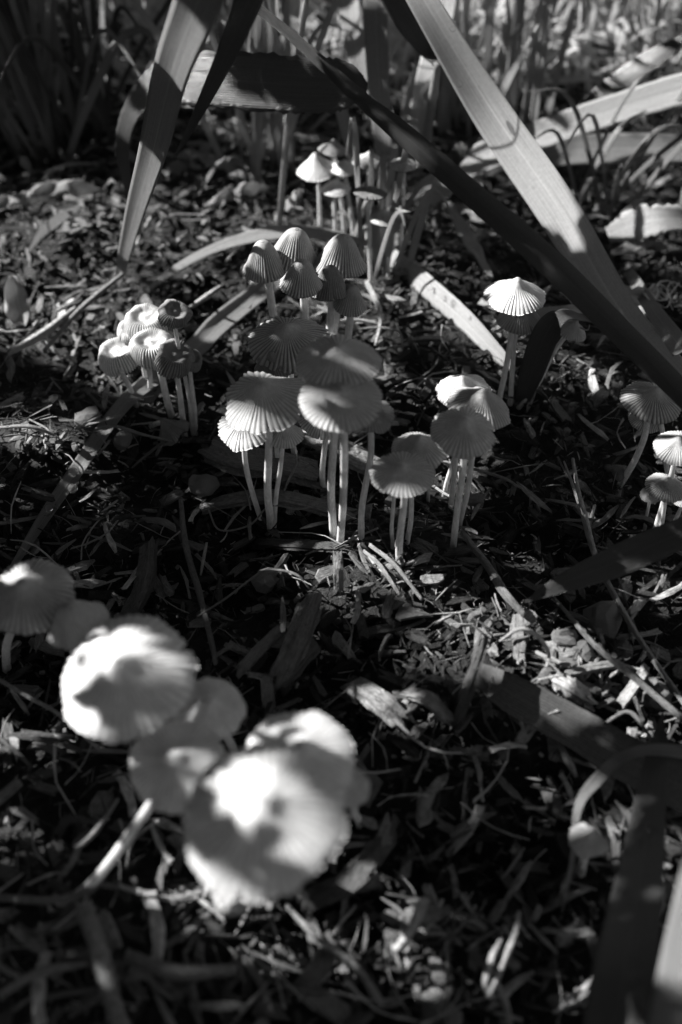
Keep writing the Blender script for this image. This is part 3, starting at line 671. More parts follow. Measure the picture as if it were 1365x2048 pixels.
def under_empty(o, e): o.matrix_parent_inverse = Matrix.Translation(-Vector(e.location)); return o
under_empty(blade('leaf', [(Z(770, -50, .38), 60, 0), (Z(820, 30, .385), 70, 0), (Z(862, 95, .39), 50, 0), (Z(876, 132, .39), 14, 0)], M_LEAF_DARK, None, parent=pd, n=30), pd)
under_empty(twig('stalk', [Z(876, 128, .39), Z(868, 180, .40), Z(856, 260, .42), Z(842, 330, .44)], [16, 18, 20, 20], None, None, M_LEAF_MID, parent=pd, jit=.1), pd)
blade('leaf_blade', [(H(775, 560, .0), 16, 0), (Z(815, 420, .50), 40, 0), (Z(842, 200, .43), 40, 0), (Z(890, 20, .425), 44, 0), (Z(905, -50, .42), 30, 0)], M_LEAF,
      'pale upright blade with droplets behind the dark folded leaf', n=40, turn=20)
blade('leaf_blade', [(H(782, 556, .0), 14, 0), (Z(800, 360, .47), 26, 0), (Z(822, 200, .45), 28, 0), (Z(840, 120, .44), 6, 0)], M_LEAF_MID,
      'slim pale blade just left of the pale upright blade', n=30)
blade('leaf_blade', [(Z(790, 470, .47), 34, 0), (Z(840, 400, .455), 56, -8), (Z(960, 318, .44), 62, -8), (Z(1100, 262, .43), 62, 0), (Z(1240, 215, .425), 66, 4), (Z(1400, 168, .42), 70, 6), (Z(1620, 120, .41), 50, 6)], M_LEAF,
      'bright curved blade reaching from the right edge toward the centre', n=70, serr=.05, turn=25)
blade('leaf_blade', [(Z(1060, 330, .455), 30, 0), (Z(1120, 305, .45), 54, 0), (Z(1250, 296, .445), 60, 0), (Z(1400, 300, .44), 52, 0), (Z(1600, 330, .44), 30, 0)], M_LEAF_MID,
      'smooth grey blade below the bright curved blade at the right', n=40, turn=15)
blade('leaf_blade', [(Z(1150, 222, .45), 6, 0), (Z(1200, 190, .45), 34, 0), (Z(1290, 130, .44), 44, 0), (Z(1362, 80, .43), 16, 0), (Z(1380, 66, .43), 3, 0)], M_LEAF_DARK,
      'dark pointed leaf tip rising to the right above the bright curved blade', n=30)
blade('leaf_blade', [(Z(880, 345, .44), 40, 0), (Z(920, 305, .43), 32, 0), (Z(962, 268, .425), 2, 0)], M_LEAF_DARK,
      'small dark leaf tip pointing up beside the diagonal blade', n=20)
blade('leaf_blade', [(H(760, 492, .012), 10, 0), (H(640, 466, .014), 26, 0), (H(540, 466, .013), 28, 0), (H(430, 496, .010), 20, 0), (H(340, 545, .006), 14, 0), (H(275, 600, .003), 6, 0)], M_LEAF,
      'thin pale leaf arching over the ground behind the bell mushrooms', n=50, turn=25)
blade('leaf_blade', [(H(600, 525, .008), 40, 0), (H(530, 575, .008), 42, 0), (H(440, 645, .008), 48, 0), (H(385, 700, .007), 44, 0), (H(255, 800, .006), 34, 0), (H(150, 945, .005), 32, 0), (H(85, 1040, .004), 26, 0), (H(22, 1140, .004), 12, 0)], M_LEAF_MID,
      'long flat leaf lying diagonally from the bell mushrooms down to the left', n=80, fold=.3, turn=25)
blade('leaf_blade', [(H(785, 515, .006), 40, 0), (H(850, 570, .007), 48, 5), (H(930, 640, .007), 48, 0), (H(1000, 712, .005), 34, 0), (H(1030, 740, .004), 10, 0)], M_LEAF,
      'sunlit strip of leaf carrying droplets between the bells and the tall cap', n=50, fold=-.15, serr=.06, turn=35)
blade('leaf_blade', [(H(960, 600, .006), 18, 0), (H(1040, 622, .008), 24, 0), (H(1120, 622, .01), 22, 0), (H(1260, 600, .01), 24, 0)], M_LEAF,
      'thin sunlit leaf strip lying level behind the bright tall cap', n=40, turn=25)
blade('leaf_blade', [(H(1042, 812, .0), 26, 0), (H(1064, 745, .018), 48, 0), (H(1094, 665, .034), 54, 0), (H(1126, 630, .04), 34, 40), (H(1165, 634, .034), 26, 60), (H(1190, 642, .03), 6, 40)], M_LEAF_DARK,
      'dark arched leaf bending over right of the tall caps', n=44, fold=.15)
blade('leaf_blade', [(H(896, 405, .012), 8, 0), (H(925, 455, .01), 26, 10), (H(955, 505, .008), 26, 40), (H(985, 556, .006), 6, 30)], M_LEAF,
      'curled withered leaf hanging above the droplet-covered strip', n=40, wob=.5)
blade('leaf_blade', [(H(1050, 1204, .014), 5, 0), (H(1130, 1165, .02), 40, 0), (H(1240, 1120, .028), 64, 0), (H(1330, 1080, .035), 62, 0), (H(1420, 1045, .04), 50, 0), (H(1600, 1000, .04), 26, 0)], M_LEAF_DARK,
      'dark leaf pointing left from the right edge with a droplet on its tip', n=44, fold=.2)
blade('fallen_strip', [(H(955, 1345, .006), 44, 0), (H(1030, 1390, .008), 76, 0), (H(1150, 1455, .008), 82, 0), (H(1260, 1520, .008), 90, 0), (H(1420, 1600, .008), 96, 0), (H(1580, 1690, .006), 60, 0)], M_LEAF_OLD,
      'wide flat withered leaf strip lying on the mulch at the lower right', n=50, fold=.06, serr=.05)
blade('leaf_blade', [(Z(1326, 1425, .255), 4, 0), (Z(1312, 1520, .25), 46, 0), (Z(1295, 1640, .235), 74, 0), (Z(1272, 1800, .215), 106, 0), (Z(1245, 1950, .20), 128, 0), (Z(1225, 2110, .19), 140, 0)], M_LEAF_DARK,
      'big upright dark blade at the lower right, pale at its foot', n=50, fold=.15, cols=13, turn=20)
blade('leaf_blade', [(Z(1400, 1620, .2), 20, 0), (Z(1385, 1800, .19), 70, 0), (Z(1368, 1950, .18), 100, 0), (Z(1350, 2110, .17), 120, 0)], M_LEAF_MID,
      'blurred blade cut by the lower right corner', n=36)
blade('leaf_blade', [(Z(1640, 1600, .24), 30, 20), (Z(1480, 1530, .24), 30, 20), (Z(1330, 1500, .245), 26, 20), (Z(1250, 1512, .25), 20, 10), (Z(1195, 1560, .245), 26, 0), (Z(1158, 1612, .24), 18, 0), (Z(1148, 1700, .24), 12, 20), (Z(1130, 1800, .24), 9, 40), (Z(1112, 1888, .245), 5, 0)], M_LEAF_MID,
      'thin drooping leaf with a bright bend, hanging down beside the lone mushroom', n=60)
blade('leaf_blade', [(H(1215, 470, .012), 30, 0), (H(1275, 448, .016), 60, 0), (H(1330, 438, .016), 54, 0), (H(1420, 440, .014), 30, 0)], M_LEAF,
      'torn pale leaf lying at the right edge behind the long blades', n=30, serr=.4)
blade('leaf_blade', [(H(1285, 470, .004), 30, 0), (Z(1300, 400, .5), 46, 0), (Z(1310, 350, .49), 44, 0), (Z(1322, 300, .48), 30, 0)], M_LEAF,
      'short broad pale blade standing between torn leaf and grey blade', n=24)
blade('leaf_blade', [(H(1180, 470, .006), 14, 0), (H(1120, 440, .02), 34, 0), (H(1060, 408, .02), 26, 0)], M_LEAF_MID, 'small grey leaf in the gap beside the bright long blade', n=20)
fr = empty('frayed_leaf', H(1290, 595, .012), 'torn white leaf end with curly fibres at the right', 'leaf')
under_empty(blade('leaf', [(H(1180, 560, .012), 14, 0), (H(1250, 590, .013), 34, 0), (H(1300, 592, .014), 30, 0), (H(1325, 575, .015), 5, 0)], M_LEAF, None, parent=fr, n=26, serr=.5), fr)
for q in range(7):
    a = random.uniform(-.3, 1.2); pts = [H(1285 + q * 3, 585, .015)]
    for s in range(1, 6): pts.append(H(1285 + q * 3 + s * 13 * math.cos(a) + random.uniform(-8, 8), 585 + s * 6 * math.sin(a) + 18 * math.sin(s * 1.3 + q), .015 + .002 * math.sin(s + q)))
    under_empty(twig('fibre', pts, [3, 3, 2.5, 2.5, 2, 1.5], None, None, M_STEM, parent=fr, jit=.1, seed=q), fr)
blade('leaf_blade', [(Z(1365, 700, .33), 44, 0), (Z(1300, 610, .37), 30, 0), (Z(1250, 530, .42), 20, 0)], M_LEAF_MID, 'short grey blade tucked under the long bright one at the right edge', n=20)

# ------------------------------------------------------------------ twigs, straws, roots, wood pieces
T = lambda *a: [H(*q) for q in a]
twig('straw', T((1128, 922, .012), (1160, 1010, .009), (1192, 1115, .008), (1262, 1250, .009), (1365, 1402, .007), (1400, 1450, .007)), [4, 9, 13, 12, 11, 10], 'long split straw running from mid right to the right edge', 'straw', tone=.7, seed=3)
twig('straw', T((1146, 918, .016), (1158, 985, .013), (1178, 1060, .01), (1192, 1118, .008)), [7, 10, 12, 10], 'short rough straw leaning on the long split straw', 'straw', tone=.8, seed=4)
twig('stalk', [H(1108, 1195, .010), H(1190, 1290, .014), Z(1280, 1365, .27), Z(1380, 1450, .26)], [6, 11, 13, 14], 'dark thin stalk with beads of water, lower right', 'stalk', tone=.25, seed=5)
twig('twig', T((925, 1065, .007), (975, 1130, .008), (1010, 1185, .008), (1050, 1230, .006)), [12, 17, 19, 14], 'pale jointed twig just above the sunlit patch', 'twig', tone=.45, seed=6)
twig('twig', T((362, 998, .012), (372, 1090, .009), (400, 1190, .007), (425, 1290, .006), (432, 1330, .004)), [10, 14, 14, 12, 10], 'dark knobbly twig standing near the centre left', 'twig', tone=.12, seed=7)
twig('straw', T((402, 1150, .007), (405, 1130, .009), (411, 1100, .011), (414, 1085, .012)), [5, 7, 7, 5], 'tiny pale straw beside the dark knobbly twig', 'straw', tone=.8, seed=8)
twig('root_fibre', T((396, 1232, .006), (450, 1198, .008), (520, 1146, .01), (560, 1140, .01), (598, 1152, .009), (620, 1178, .006)), [4, 5, 5, 5, 6, 4], 'thin curved root arching over the dark mulch in the centre', 'root', tone=.4, seed=9)
twig('root_fibre', T((1000, 1282, .008), (1040, 1258, .014), (1075, 1272, .013), (1098, 1305, .009), (1094, 1335, .006)), [5, 9, 9, 8, 7], 'white curled root fibre beside the pebbles', 'root', tone=1.0, seed=10)
twig('root_fibre', T((594, 902, .014), (592, 930, .014), (578, 960, .01), (568, 984, .006)), [4, 5, 5, 4], 'crooked thin root hanging between the stems of the middle cluster', 'root', tone=.6, seed=11)
twig('root_fibre', T((418, 1020, .008), (440, 1060, .008), (500, 1050, .008), (540, 1012, .01), (600, 1018, .01), (660, 1002, .008)), [4, 4, 4, 4, 4, 3], 'thin trailing root in front of the joined stems', 'root', tone=.35, seed=12)
twig('root_fibre', T((735, 565, .008), (752, 600, .008), (762, 640, .006), (752, 690, .005)), [12, 13, 10, 7], 'thick pale root curling down right of the bells', 'root', tone=1, seed=13)
twig('root_fibre', T((700, 660, .005), (760, 655, .007), (800, 665, .007), (806, 700, .004)), [4, 5, 4, 3], 'thin looping root right of the bell stems', 'root', tone=.6, seed=14)
twig('stick', T((168, 1812, .010), (190, 1870, .010), (215, 1960, .009), (245, 2070, .008)), [34, 36, 36, 34], 'straight pale stick in the lower left corner', 'stick', tone=.28, seed=15, jit=.12)
twig('stick', T((0, 1990, .006), (80, 1945, .008), (180, 1925, .008)), [18, 20, 16], 'blurred grey stick at the lower left edge', 'stick', tone=.35, seed=16)
twig('root_fibre', T((0, 1795, .005), (110, 1800, .008), (190, 1770, .008), (240, 1690, .008)), [14, 16, 16, 12], 'blurred curved root beside the leaning stem, lower left', 'root', tone=.3, seed=17)
twig('straw', T((150, 1700, .01), (190, 1665, .012), (235, 1600, .012)), [10, 12, 10], 'blurred short straw above the leaning stem', 'straw', tone=.4, seed=18)
twig('root_fibre', T((0, 1360, .01), (60, 1395, .012), (120, 1430, .012), (200, 1500, .01)), [9, 9, 8, 7], 'blurred thin root at the left edge beside the large round cap', 'root', tone=.6, seed=19)
twig('straw', T((575, 1812, .008), (640, 1880, .01), (710, 1930, .01), (765, 2010, .01)), [10, 13, 15, 17], 'blurred forked straw below the largest mushroom', 'straw', tone=.6, seed=20)
twig('straw', T((978, 1992, .01), (1005, 1930, .013), (1030, 1870, .012), (1038, 1825, .01)), [14, 16, 14, 10], 'pale right-hand arm of the crossing straws in the bottom sunlit patch', 'straw', tone=.75, seed=21)
twig('straw', T((980, 1990, .009), (972, 1965, .011), (985, 1915, .014), (1003, 1880, .012)), [12, 14, 13, 9], 'pale short left-hand arm of the crossing straws in the bottom sunlit patch', 'straw', tone=.75, seed=41)
twig('straw', T((790, 1900, .008), (822, 1860, .011), (850, 1800, .011)), [16, 20, 20], 'short thick bright straw left in the bottom sunlit patch', 'straw', tone=1.0, seed=22)
twig('straw', T((430, 1790, .008), (455, 1812, .01), (495, 1815, .009)), [14, 36, 20], 'bright torn flake under the largest mushroom', 'straw', tone=1.0, seed=23, flat=.3)
twig('twig', T((720, 1095, .006), (760, 1130, .007), (800, 1190, .006)), [6, 9, 8], 'forked pale twig below the stems right of centre', 'twig', tone=.7, seed=24)
twig('twig', T((740, 1090, .01), (790, 1130, .009), (845, 1200, .006)), [8, 9, 7], 'second pale twig crossing below the frontmost stems', 'twig', tone=.8, seed=25)
twig('straw', T((620, 660, .01), (700, 640, .008), (770, 650, .006)), [6, 8, 6], 'thin sunlit straw across the bell stems', 'straw', tone=.9, seed=27)
twig('twig', T((90, 700, .008), (160, 620, .01), (250, 545, .01)), [9, 13, 9], 'sunlit twig slanting at the left behind the curled cluster', 'twig', tone=.6, seed=28)
twig('twig', T((20, 705, .008), (90, 665, .01), (150, 618, .01)), [12, 20, 12], 'pale broken twig left of the curled cluster', 'twig', tone=.9, seed=29)
twig('twig', T((380, 615, .008), (415, 592, .011), (442, 572, .012)), [8, 13, 6], 'tiny white broken stick right of the curled cluster', 'twig', tone=1, seed=30)
twig('twig', T((0, 855, .006), (60, 853, .008), (110, 870, .006)), [7, 9, 7], 'small pale twig at the left edge, mid height', 'twig', tone=.7, seed=31)
twig('root_fibre', T((190, 860, .006), (230, 852, .012), (290, 870, .012), (360, 885, .006)), [5, 6, 6, 4], 'slim dark root looping in front of the curled cluster', 'root', tone=.35, seed=32)
twig('root_fibre', T((1160, 655, .05), (1175, 660, .05), (1180, 650, .05)), [3, 3, 2], 'tiny tendril at the tip of the arched dark leaf', 'root', tone=.6, seed=33)
twig('twig', T((820, 905, .006), (990, 950, .006), (1040, 975, .006)), [4, 6, 4], 'thin dark twig stretching right from the cluster stems', 'twig', tone=.5, seed=34)
twig('stick', T((250, 1910, .006), (350, 1945, .008), (470, 1940, .008)), [24, 30, 22], 'short blurred stick lying level at the bottom left', 'stick', tone=.25, seed=36)
twig('twig', T((1205, 1450, .006), (1260, 1425, .009), (1305, 1480, .006)), [7, 9, 6], 'small twig poking up from the withered strip', 'twig', tone=.5, seed=37)

def wood_piece(label, pts, w, tone, seed, flat=.45, name='wood_chunk', k=10, jit=.25, mat=None):
    w = [max(w) * .62 + x * .3 for x in w]; flat *= .8; pts = [(x, y, h - .0015) for x, y, h in pts]
    o = link(name, tube_mesh(name, [H(*q) for q in pts], [px2m(H(*q), ww) / 2 for q, ww in zip(pts, w)], 34, 16, .05, seed, tone, flat, 1.0, .2, False, True), None, mat or M_PLANK)
    tag(o, label, 'wood piece'); return o
wood_piece('short upright stub of wood beneath the tallest stems', [(676, 1112, .012), (677, 1142, .010), (678, 1180, .006)], [20, 22, 20], .5, 26, .7)
wood_piece('dark rotten log piece behind the middle stems', [(430, 900, .006), (480, 920, .009), (560, 930, .009), (640, 950, .006)], [40, 74, 80, 50], .15, 1)
wood_piece('grooved weathered wood strip behind the tallest stems', [(620, 870, .006), (680, 900, .01), (760, 940, .009), (840, 985, .005)], [30, 50, 48, 20], .5, 2)
wood_piece('long thin strip of bark behind the joined stems', [(400, 1020, .004), (460, 1002, .006), (560, 995, .007), (700, 1030, .005)], [14, 30, 40, 26], .35, 3)
wood_piece('short cut stick lying below the centre, left of two', [(478, 1345, .005), (520, 1300, .008), (560, 1262, .009)], [22, 30, 26], .3, 4, .8)
wood_piece('thick short stick lying below the centre, right of two', [(560, 1360, .005), (592, 1290, .010), (620, 1210, .010)], [38, 52, 46], .2, 5, .75)
wood_piece('smaller thick stick under the two cut sticks', [(560, 1370, .004), (590, 1330, .008), (625, 1290, .008)], [26, 40, 34], .18, 6, .7)
wood_piece('dark upright bark piece at the end of the withered strip', [(915, 1440, .003), (940, 1370, .012), (965, 1290, .018)], [46, 56, 36], .08, 7, .6)
wood_piece('rough sunlit wood chunk left of the withered strip', [(715, 1370, .005), (760, 1400, .009), (805, 1440, .006)], [30, 52, 30], .5, 8, .6)
wood_piece('second pale wood chunk beside the rough one', [(800, 1385, .004), (850, 1395, .008), (900, 1440, .005)], [18, 36, 24], .45, 9, .5)
wood_piece('pale squared peg of wood in the sunlit patch', [(1140, 1346, .008), (1185, 1335, .010), (1236, 1327, .010)], [20, 22, 20], .75, 10, .8, jit=.1)
wood_piece('ridged oval bark lump below the squared peg', [(1108, 1358, .005), (1140, 1375, .009), (1178, 1398, .006)], [22, 44, 28], .7, 11, .8)
wood_piece('vertical pale chip in the sunlit patch under the arched root', [(1036, 1240, .008), (1038, 1280, .007), (1040, 1322, .004)], [22, 26, 24], .5, 12, .5)
wood_piece('pale splintered block at the right of the sunlit patch', [(1240, 1410, .007), (1262, 1380, .01), (1290, 1340, .012)], [22, 26, 22], .7, 13, .6, jit=.1)
wood_piece('flat dark board fragment under the tallest stems', [(520, 1085, .003), (600, 1090, .006), (690, 1095, .005)], [18, 30, 20], .08, 14, .4)
wood_piece('long dark stick lying behind the big round mushroom', [(255, 1240, .003), (290, 1170, .008), (300, 1090, .008)], [24, 40, 26], .12, 15, .5)
wood_piece('blurred dark plank between the largest mushroom and the bright straws', [(620, 1800, .004), (700, 1760, .008), (760, 1690, .008)], [40, 60, 40], .12, 16, .4)
wood_piece('blurred flake of bark standing in front of the dark plank', [(600, 1980, .005), (640, 1930, .009), (660, 1880, .009)], [30, 44, 26], .3, 17, .5)
for i, (px, py, w, lb) in enumerate([(1140, 1328, 56, 'smooth oval pebble left of the squared peg'), (1205, 1240, 84, 'large rough dark pebble above the sunlit patch'),
        (1130, 1275, 50, 'small white cracked pebble under the dark leaf tip'), (1245, 1300, 50, 'striped round pebble beside the dark stalk'), (1165, 1300, 56, 'lumpy grey pebble between white and smooth ones'),
        (175, 835, 52, 'grainy clod left of the curled mushrooms'), (245, 880, 44, 'small clod under the leaning leaf at left'), (405, 970, 62, 'dark clod left of the rotten log'),
        (1310, 1390, 80, 'rough clod at the right edge of the sunlit patch'), (1240, 945, 40, 'dim clod beside the bent stem at right'), (950, 1000, 36, 'small dim stone right of the joined stems'),
        (530, 1160, 60, 'round dark clod below the joined stems')]):
    p = H(px, py, .004); L = px2m(p, w); o = put_piece('pebble', MP_PEB[i % 5], p, L, random.uniform(-.5, .5), random.uniform(-.3, .3), random.uniform(-.3, .3), lb, 'pebble', 'pebbles and clods in the mulch', 1.15, 1.2)
# pale flakes strewn only in the sunlit patches, their paleness adding to the light
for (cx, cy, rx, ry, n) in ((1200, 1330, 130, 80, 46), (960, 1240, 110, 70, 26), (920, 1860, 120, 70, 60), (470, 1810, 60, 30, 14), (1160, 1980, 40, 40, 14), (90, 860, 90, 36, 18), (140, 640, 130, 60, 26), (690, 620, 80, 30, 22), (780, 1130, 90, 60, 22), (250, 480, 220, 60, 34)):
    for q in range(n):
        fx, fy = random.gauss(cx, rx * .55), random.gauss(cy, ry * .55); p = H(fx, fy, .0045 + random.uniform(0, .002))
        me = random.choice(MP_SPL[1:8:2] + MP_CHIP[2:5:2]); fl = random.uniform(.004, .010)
        lb = ('tiny ' if fl < .006 else 'small ' if fl < .008 else 'largish ') + ('slender' if me in MP_SPL else 'broad') + ' pale wood flake brightening sun patch ' + where(fx, fy)
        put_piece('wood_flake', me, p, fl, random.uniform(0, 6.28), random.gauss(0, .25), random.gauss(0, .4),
                  lb, 'wood flake', 'pale wood flakes added to brighten sunlit spots', random.uniform(.6, 1.1))

# ------------------------------------------------------------------ water droplets
def drop_mesh():
    import bmesh
    bm = bmesh.new(); bmesh.ops.create_uvsphere(bm, u_segments=20, v_segments=14, radius=.5)
    for v in bm.verts: v.co.z = v.co.z * (.82 if v.co.z > 0 else .7)
    me = bpy.data.meshes.new('water_droplet'); bm.to_mesh(me); bm.free()
    for p in me.polygons: p.use_smooth = True
    me.materials.append(M_WATER); return me
DROP = drop_mesh()
DR = [(H(147, 945, .0085), 20, 'droplet on the edge of the long flat leaf, upper of two touching'), (H(145, 976, .007), 22, 'droplet hanging from the long flat leaf, lower of two touching'),
      (H(98, 1016, .007), 18, 'droplet nearest the lower end of the long flat leaf'), (H(860, 575, .0095), 13, 'small droplet at the top of the sunlit leaf strip'),
      (H(891, 597, .0095), 13, 'droplet just above the pair on the sunlit leaf strip'), (H(911, 608, .0095), 20, 'largest droplet on the sunlit leaf strip'),
      (H(946, 637, .0095), 15, 'droplet midway down the sunlit leaf strip'), (H(988, 658, .009), 12, 'lowest droplet on the sunlit leaf strip'),
      (H(1052, 1208, .0125), 20, 'droplet on the tip of the dark leaf pointing left'), (Z(877, 377, .45), 20, 'droplet hanging below the pale blade in the centre top'),
      (Z(919, 168, .365), 15, 'droplet on the left edge of the long bright blade'), (Z(832, 128, .44), 15, 'droplet at the tip of the slim pale blade'),
      (Z(703, 246, .43), 15, 'bright droplet near the back mushrooms under the dark leaf'), (H(1168, 1262, .016), 11, 'bead of water on the dark stalk, uppermost'),
      (H(1198, 1292, .018), 12, 'bead of water on the dark stalk, middle'), (Z(1228, 1312, .275), 14, 'bead of water on the dark stalk, lowest'),
      (Z(1280, 1634, .236), 24, 'blurred droplet upper left on the big dark blade'), (Z(1302, 1658, .232), 20, 'blurred droplet lower right on the big dark blade'),
      (Z(906, 58, .355), 13, 'droplet on the upper part of the long bright blade'), (Z(305, 192, .37), 16, 'droplet where the saw-edged leaf passes behind the blurred blade')]
for p, w, lb in DR:
    o = link('water_droplet', DROP, None, None, p); s = px2m(p, w); o.scale = (s, s, s); o.rotation_euler = (R(35), 0, 0); tag(o, lb, 'water droplet', 'water droplets on the leaves')

# ------------------------------------------------------------------ grass and leaf litter behind
def tuft(cx, cy, n, hmin, hmax, wpx, spread, mat, label, group, leanx=0.0, seed=0):
    r = random.Random(seed); b = H(cx, cy); root = empty('grass_tuft', b, label, 'grass tuft', group)
    for i in range(n):
        a = r.uniform(0, 6.28); hh = r.uniform(hmin, hmax); sp_ = r.uniform(.1, 1) * spread
        d = Vector((math.cos(a) * sp_ + leanx * hh, math.sin(a) * sp_ * .7, 0)); o0 = Vector((r.gauss(0, .006), r.gauss(0, .006), 0))
        w = px2m(b, wpx) * r.uniform(.6, 1.2) / 2; dr = r.uniform(0, .5) * hh
        rows = [(b + o0, w * .6, 0), (b + o0 + d * .3 + Vector((0, 0, hh * .45)), w, r.uniform(-50, 50)), (b + o0 + d * .7 + Vector((0, 0, hh * .85)), w * .85, r.uniform(-50, 50)), (b + o0 + d * 1.2 + Vector((0, 0, hh - dr)), w * .06, 0)]
        o = link('leaf', ribbon_mesh('leaf', rows, n=14, cols=5, seed=i), root, mat); o.matrix_parent_inverse = Matrix.Translation(-b)
    return root
TB = 'grass tufts behind the mushrooms'
for px, py, L_, lx, w_, lb in ((556, 470, .12, .02, 11, 'pale thin stalk left of the bright cone mushroom'), (520, 360, .1, -.03, 12, 'pale slanting stalk under the broad dark leaf, leftmost'), (585, 350, .11, .0, 10, 'pale upright stalk under the broad dark leaf, right of two'),
        (812, 560, .045, .01, 12, 'pale stalk rising right of the back mushrooms'), (950, 330, .06, .02, 12, 'pale stalk behind the folded dark leaf'), (1060, 300, .14, .0, 16, 'pale broad stalk right of the long bright blade, nearest'),
        (1090, 250, .14, .02, 12, 'pale thin stalk right of the long bright blade, farther'), (450, 330, .1, -.05, 12, 'slanting stalk right of the blurred upright blade')):
    b = H(px, py); blade('grass_stalk', [(b, w_, 0), (b + Vector((lx * .4, 0, L_ * .5)), w_ * 1.3, 0), (b + Vector((lx, 0, L_)), w_ * .3, 0)], M_LEAF, lb, 'grass stalk', n=16, turn=15, group='pale stalks at the back')
tuft(110, 330, 22, .08, .2, 16, .10, M_LEAF_MID, 'dark tuft of broad grass blades fanning out at the top left', TB, -.2, 1)
tuft(40, 250, 15, .1, .2, 16, .08, M_LEAF_MID, 'dim tuft behind the dark fan at the very top left', TB, -.1, 2)
tuft(190, 300, 13, .06, .16, 12, .09, M_LEAF_DARK, 'small dark tuft right of the fan at the top left', TB, .1, 3)
tuft(540, 340, 15, .05, .13, 14, .05, M_LEAF, 'sunlit tuft below the broad dark leaf', TB, .05, 4)
tuft(480, 250, 11, .06, .14, 13, .05, M_LEAF_MID, 'pale tuft showing above and below the broad dark leaf', TB, 0, 5)
tuft(770, 545, 15, .03, .07, 12, .02, M_LEAF, 'short pale shoots at the foot of the back mushrooms', TB, .1, 6)
tuft(900, 250, 13, .06, .14, 14, .04, M_LEAF, 'grey upright tuft behind the long bright blade', TB, 0, 7)
tuft(1010, 260, 11, .08, .18, 18, .03, M_LEAF, 'upright blades right of the long bright blade at the top', TB, 0, 8)
tuft(1120, 120, 15, .06, .15, 13, .06, M_LEAF, 'blurred bright tuft at the top right', TB, 0, 9)
tuft(1290, 180, 15, .05, .13, 12, .06, M_LEAF, 'blurred bright tuft above the dark pointed leaf', TB, 0, 10)
tuft(620, 130, 13, .06, .14, 12, .05, M_LEAF_MID, 'thin pale blades behind the broad dark leaf, top centre', TB, 0, 11)
tuft(1200, 430, 10, .03, .07, 13, .05, M_LEAF_MID, 'low tuft between the long bright blade and the torn leaf', TB, .1, 12)
tuft(820, 90, 11, .07, .15, 13, .05, M_LEAF, 'pale tuft behind the folded dark leaf', TB, 0, 13)

def leaf_mass(name, n, box, hr, wr, lean, mat, label, seed, up=.6):
    """short leaves and stalks of a weedy patch, joined"""
    r = np.random.default_rng(seed); x = r.uniform(box[0], box[1], n); y = r.uniform(box[2], box[3], n)
    L = hr[0] + (hr[1] - hr[0]) * r.random(n) ** 1.5; w = wr[0] + (wr[1] - wr[0]) * r.random(n)
    a = r.uniform(0, 6.28, n); el = np.clip(r.normal(up, .45, n), -.1, 1.5); fa = r.uniform(0, 6.28, n)
    d = np.stack([np.cos(a) * np.cos(el), np.sin(a) * np.cos(el), np.sin(el)], -1)
    s = np.cross(d, np.stack([np.cos(fa), np.sin(fa), r.uniform(-.4, .4, n)], -1)); s /= np.linalg.norm(s, axis=1)[:, None]
    base = np.stack([x, y, gz(x, y) + r.random(n) ** 2 * lean], -1); V_ = []
    for t, k, dz in ((0, .35, 0), (.35, 1, .03), (.7, .8, 0), (1, .04, -.14)):
        c = base + d * (L * t)[:, None] + np.array([0, 0, 1.]) * (L * dz)[:, None]
        V_ += [c - s * (w * k / 2)[:, None], c + s * (w * k / 2)[:, None]]
    V_ = np.stack(V_, 1).reshape(-1, 3); i = (np.arange(n) * 8)[:, None, None]
    q = np.array([[0, 1, 3, 2], [2, 3, 5, 4], [4, 5, 7, 6]])[None] + i
    uv = np.tile(np.array([[0, -1], [0, 1], [.3, -1], [.3, 1], [.6, -1], [.6, 1], [1, -1], [1, 1]]), (n, 1)) + np.repeat(r.uniform(0, 20, n), 8)[:, None] * [[1, 0]]
    o = link(name, mesh(name, V_, q.reshape(-1, 4), True, uv), None, mat); tag(o, label, 'grass', kind='stuff')
leaf_mass('grass', 9000, (-.0, .5, .50, 1.0), (.012, .055), (.0012, .004), .03, M_GRASS, 'blurred sunlit grass and weeds at the top right', 5, .9)
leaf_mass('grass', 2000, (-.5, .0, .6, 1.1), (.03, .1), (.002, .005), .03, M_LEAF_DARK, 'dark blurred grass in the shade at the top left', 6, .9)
leaf_mass('grass', 6000, (-1.6, 1.6, 1.0, 2.6), (.04, .14), (.004, .012), .06, M_GRASS, 'grass reaching away behind the mulch bed', 7, .9)
leaf_mass('grass', 2600, (-.12, .1, .50, .8), (.015, .06), (.001, .0035), .02, M_GRASS, 'blurred pale grass at the top centre behind the broad leaf', 15, .9)
leaf_mass('leaf_litter', 900, (-.22, .26, .38, .68), (.008, .03), (.001, .0045), .006, M_LEAF_MID, 'blurred leaf litter on the ground behind the mushrooms', 8, .15)

